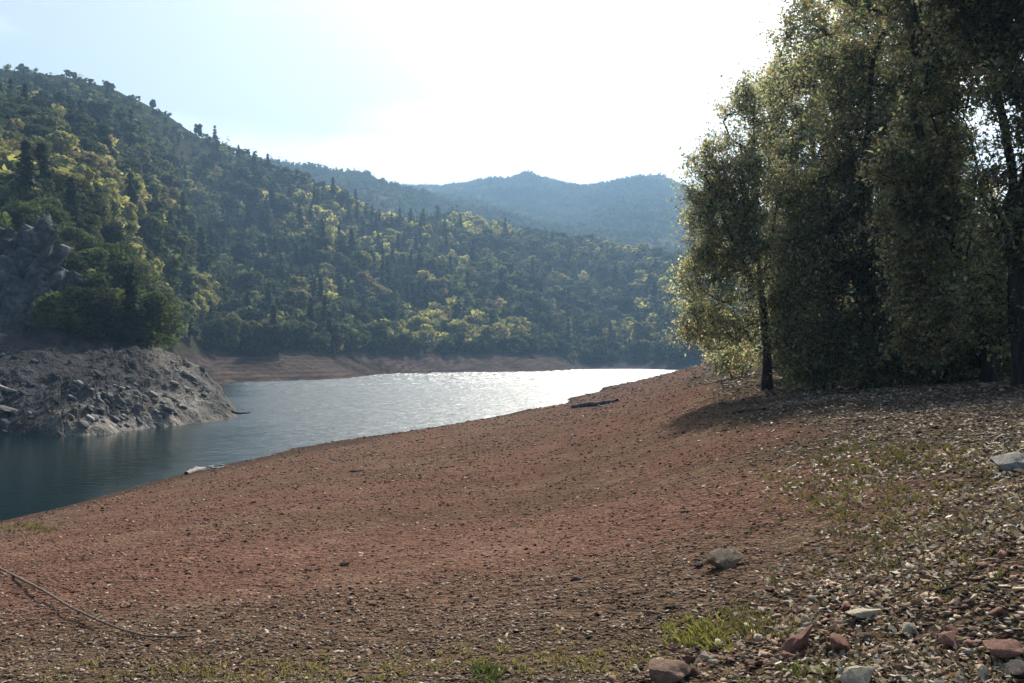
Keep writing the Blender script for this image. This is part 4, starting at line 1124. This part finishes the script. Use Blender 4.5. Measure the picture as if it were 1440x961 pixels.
# ---------------------------------------------------------------- haze
m, nt, out = new_mat("haze")
pv = N(nt, "ShaderNodeVolumePrincipled")
pv.inputs["Color"].default_value = (0.40, 0.66, 1.0, 1); pv.inputs["Density"].default_value = 0.00034; pv.inputs["Anisotropy"].default_value = 0.25
nt.links.new(pv.outputs[0], out.inputs["Volume"])
x0, x1, y0, y1, z0, z1 = -2300, 1900, -340, 2760, -4.9, 560
me = mesh_np("haze", [(x0, y0, z0), (x1, y0, z0), (x1, y1, z0), (x0, y1, z0), (x0, y0, z1), (x1, y0, z1), (x1, y1, z1), (x0, y1, z1)],
             [(3, 2, 1, 0), (4, 5, 6, 7), (0, 1, 5, 4), (1, 2, 6, 5), (2, 3, 7, 6), (3, 0, 4, 7)], m)
tag(link("haze", me), "thin blue haze hanging over the lake and hills", "haze", kind="stuff")

# ---------------------------------------------------------------- sky and sun
w = bpy.data.worlds.new("World"); SC.world = w; w.use_nodes = True
nt = w.node_tree; nt.nodes.clear()
out = nt.nodes.new("ShaderNodeOutputWorld"); bg = nt.nodes.new("ShaderNodeBackground"); bg.inputs["Strength"].default_value = 0.078
sky = nt.nodes.new("ShaderNodeTexSky"); sky.sky_type = 'NISHITA'; sky.sun_disc = False
sky.sun_elevation = SUN_EL; sky.sun_rotation = SUN_AZ; sky.air_density = 1.0; sky.dust_density = 1.5; sky.ozone_density = 1.0
# thin cloud sheet with a clear window to the upper left
tc = nt.nodes.new("ShaderNodeTexCoord")
def dot(v):
    n = N(nt, "ShaderNodeVectorMath", operation='DOT_PRODUCT'); n.inputs[1].default_value = v; nt.links.new(tc.outputs["Generated"], n.inputs[0]); return n.outputs["Value"]
def math_(op, a, b_=None):
    n = N(nt, "ShaderNodeMath", operation=op)
    for i, q in enumerate((a, b_)):
        if q is None: continue
        if isinstance(q, (int, float)): n.inputs[i].default_value = q
        else: nt.links.new(q, n.inputs[i])
    return n.outputs[0]
az0, el0 = math.radians(-18.0), math.radians(17.3)
cdir = Vector((math.sin(az0) * math.cos(el0), math.cos(az0) * math.cos(el0), math.sin(el0)))
rt = Vector((math.cos(az0), -math.sin(az0), 0)); upv = rt.cross(cdir) * 1.0
ns = N(nt, "ShaderNodeTexNoise"); ns.inputs["Scale"].default_value = 7.0; ns.inputs["Detail"].default_value = 6
mp = N(nt, "ShaderNodeMapping"); mp.inputs["Scale"].default_value = (1, 1, 3.0); nt.links.new(tc.outputs["Generated"], mp.inputs[0]); nt.links.new(mp.outputs[0], ns.inputs["Vector"])
e1 = math_('POWER', math_('ABSOLUTE', math_('DIVIDE', dot(rt), 0.30)), 2.0)
e2 = math_('POWER', math_('ABSOLUTE', math_('DIVIDE', dot(upv), 0.085)), 2.0)
rr = math_('ADD', math_('ADD', e1, e2), math_('MULTIPLY', math_('SUBTRACT', ns.outputs["Fac"], 0.5), 2.6))
mr = N(nt, "ShaderNodeMapRange", interpolation_type='SMOOTHSTEP'); mr.inputs[1].default_value = 0.35; mr.inputs[2].default_value = 1.6
mr.inputs[3].default_value = 0.30; mr.inputs[4].default_value = 0.9; nt.links.new(rr, mr.inputs[0])
mx = N(nt, "ShaderNodeMix", data_type='RGBA'); nt.links.new(mr.outputs[0], mx.inputs[0]); nt.links.new(sky.outputs[0], mx.inputs[6])
# cloud is thin and bright round the sun, absent overhead and behind
sunv = dot(SUN)
glow = math_('MULTIPLY_ADD', math_('POWER', math_('MAXIMUM', sunv, 0.0), 4.0), 18.0); glow.node.inputs[2].default_value = 8.0
glow = math_('ADD', glow, math_('MULTIPLY', math_('POWER', math_('MAXIMUM', sunv, 0.0), 30.0), 70.0))  # aureole added above the frame to brighten the water's reflection
vm = N(nt, "ShaderNodeVectorMath", operation='SCALE'); vm.inputs[0].default_value = (0.96, 0.985, 1.0); nt.links.new(glow, vm.inputs["Scale"])
nt.links.new(vm.outputs[0], mx.inputs[7])
front = N(nt, "ShaderNodeMapRange", interpolation_type='SMOOTHSTEP'); front.inputs[1].default_value = 0.35; front.inputs[2].default_value = 0.78
nt.links.new(dot((0.1, 0.96, 0.2)), front.inputs[0])
nt.links.new(math_('MULTIPLY', mr.outputs[0], front.outputs[0]), mx.inputs[0])
nt.links.new(mx.outputs[2], bg.inputs["Color"]); nt.links.new(bg.outputs[0], out.inputs["Surface"])

sd = bpy.data.lights.new("sun", 'SUN'); sd.energy = 5.0; sd.angle = math.radians(0.6); sd.color = (1.0, 0.91, 0.77)
so = link("sun", sd); so.rotation_euler = SUN.to_track_quat('Z', 'Y').to_euler(); so.location = (0, 0, 50)

# ---------------------------------------------------------------- camera
cd = bpy.data.cameras.new("camera"); cd.sensor_width = 36.0; cd.lens = F / 1440 * 36.0
cd.shift_y = (YH - 480.5) / 1440; cd.clip_end = 12000; cd.clip_start = 0.1
cam = link("camera", cd); cam.location = (0, 0, EYE); cam.rotation_euler = (math.radians(90), 0, 0)
SC.camera = cam
SC.view_settings.view_transform = 'Standard'; SC.view_settings.look = 'None'; SC.view_settings.gamma = 1.0; SC.view_settings.use_curve_mapping = False
SC.view_settings.exposure = 0.52
SC.cycles.use_denoising = True
SC.cycles.max_bounces = 6; SC.cycles.diffuse_bounces = 3; SC.cycles.transmission_bounces = 3; SC.cycles.glossy_bounces = 3
SC.cycles.sample_clamp_indirect = 6.0
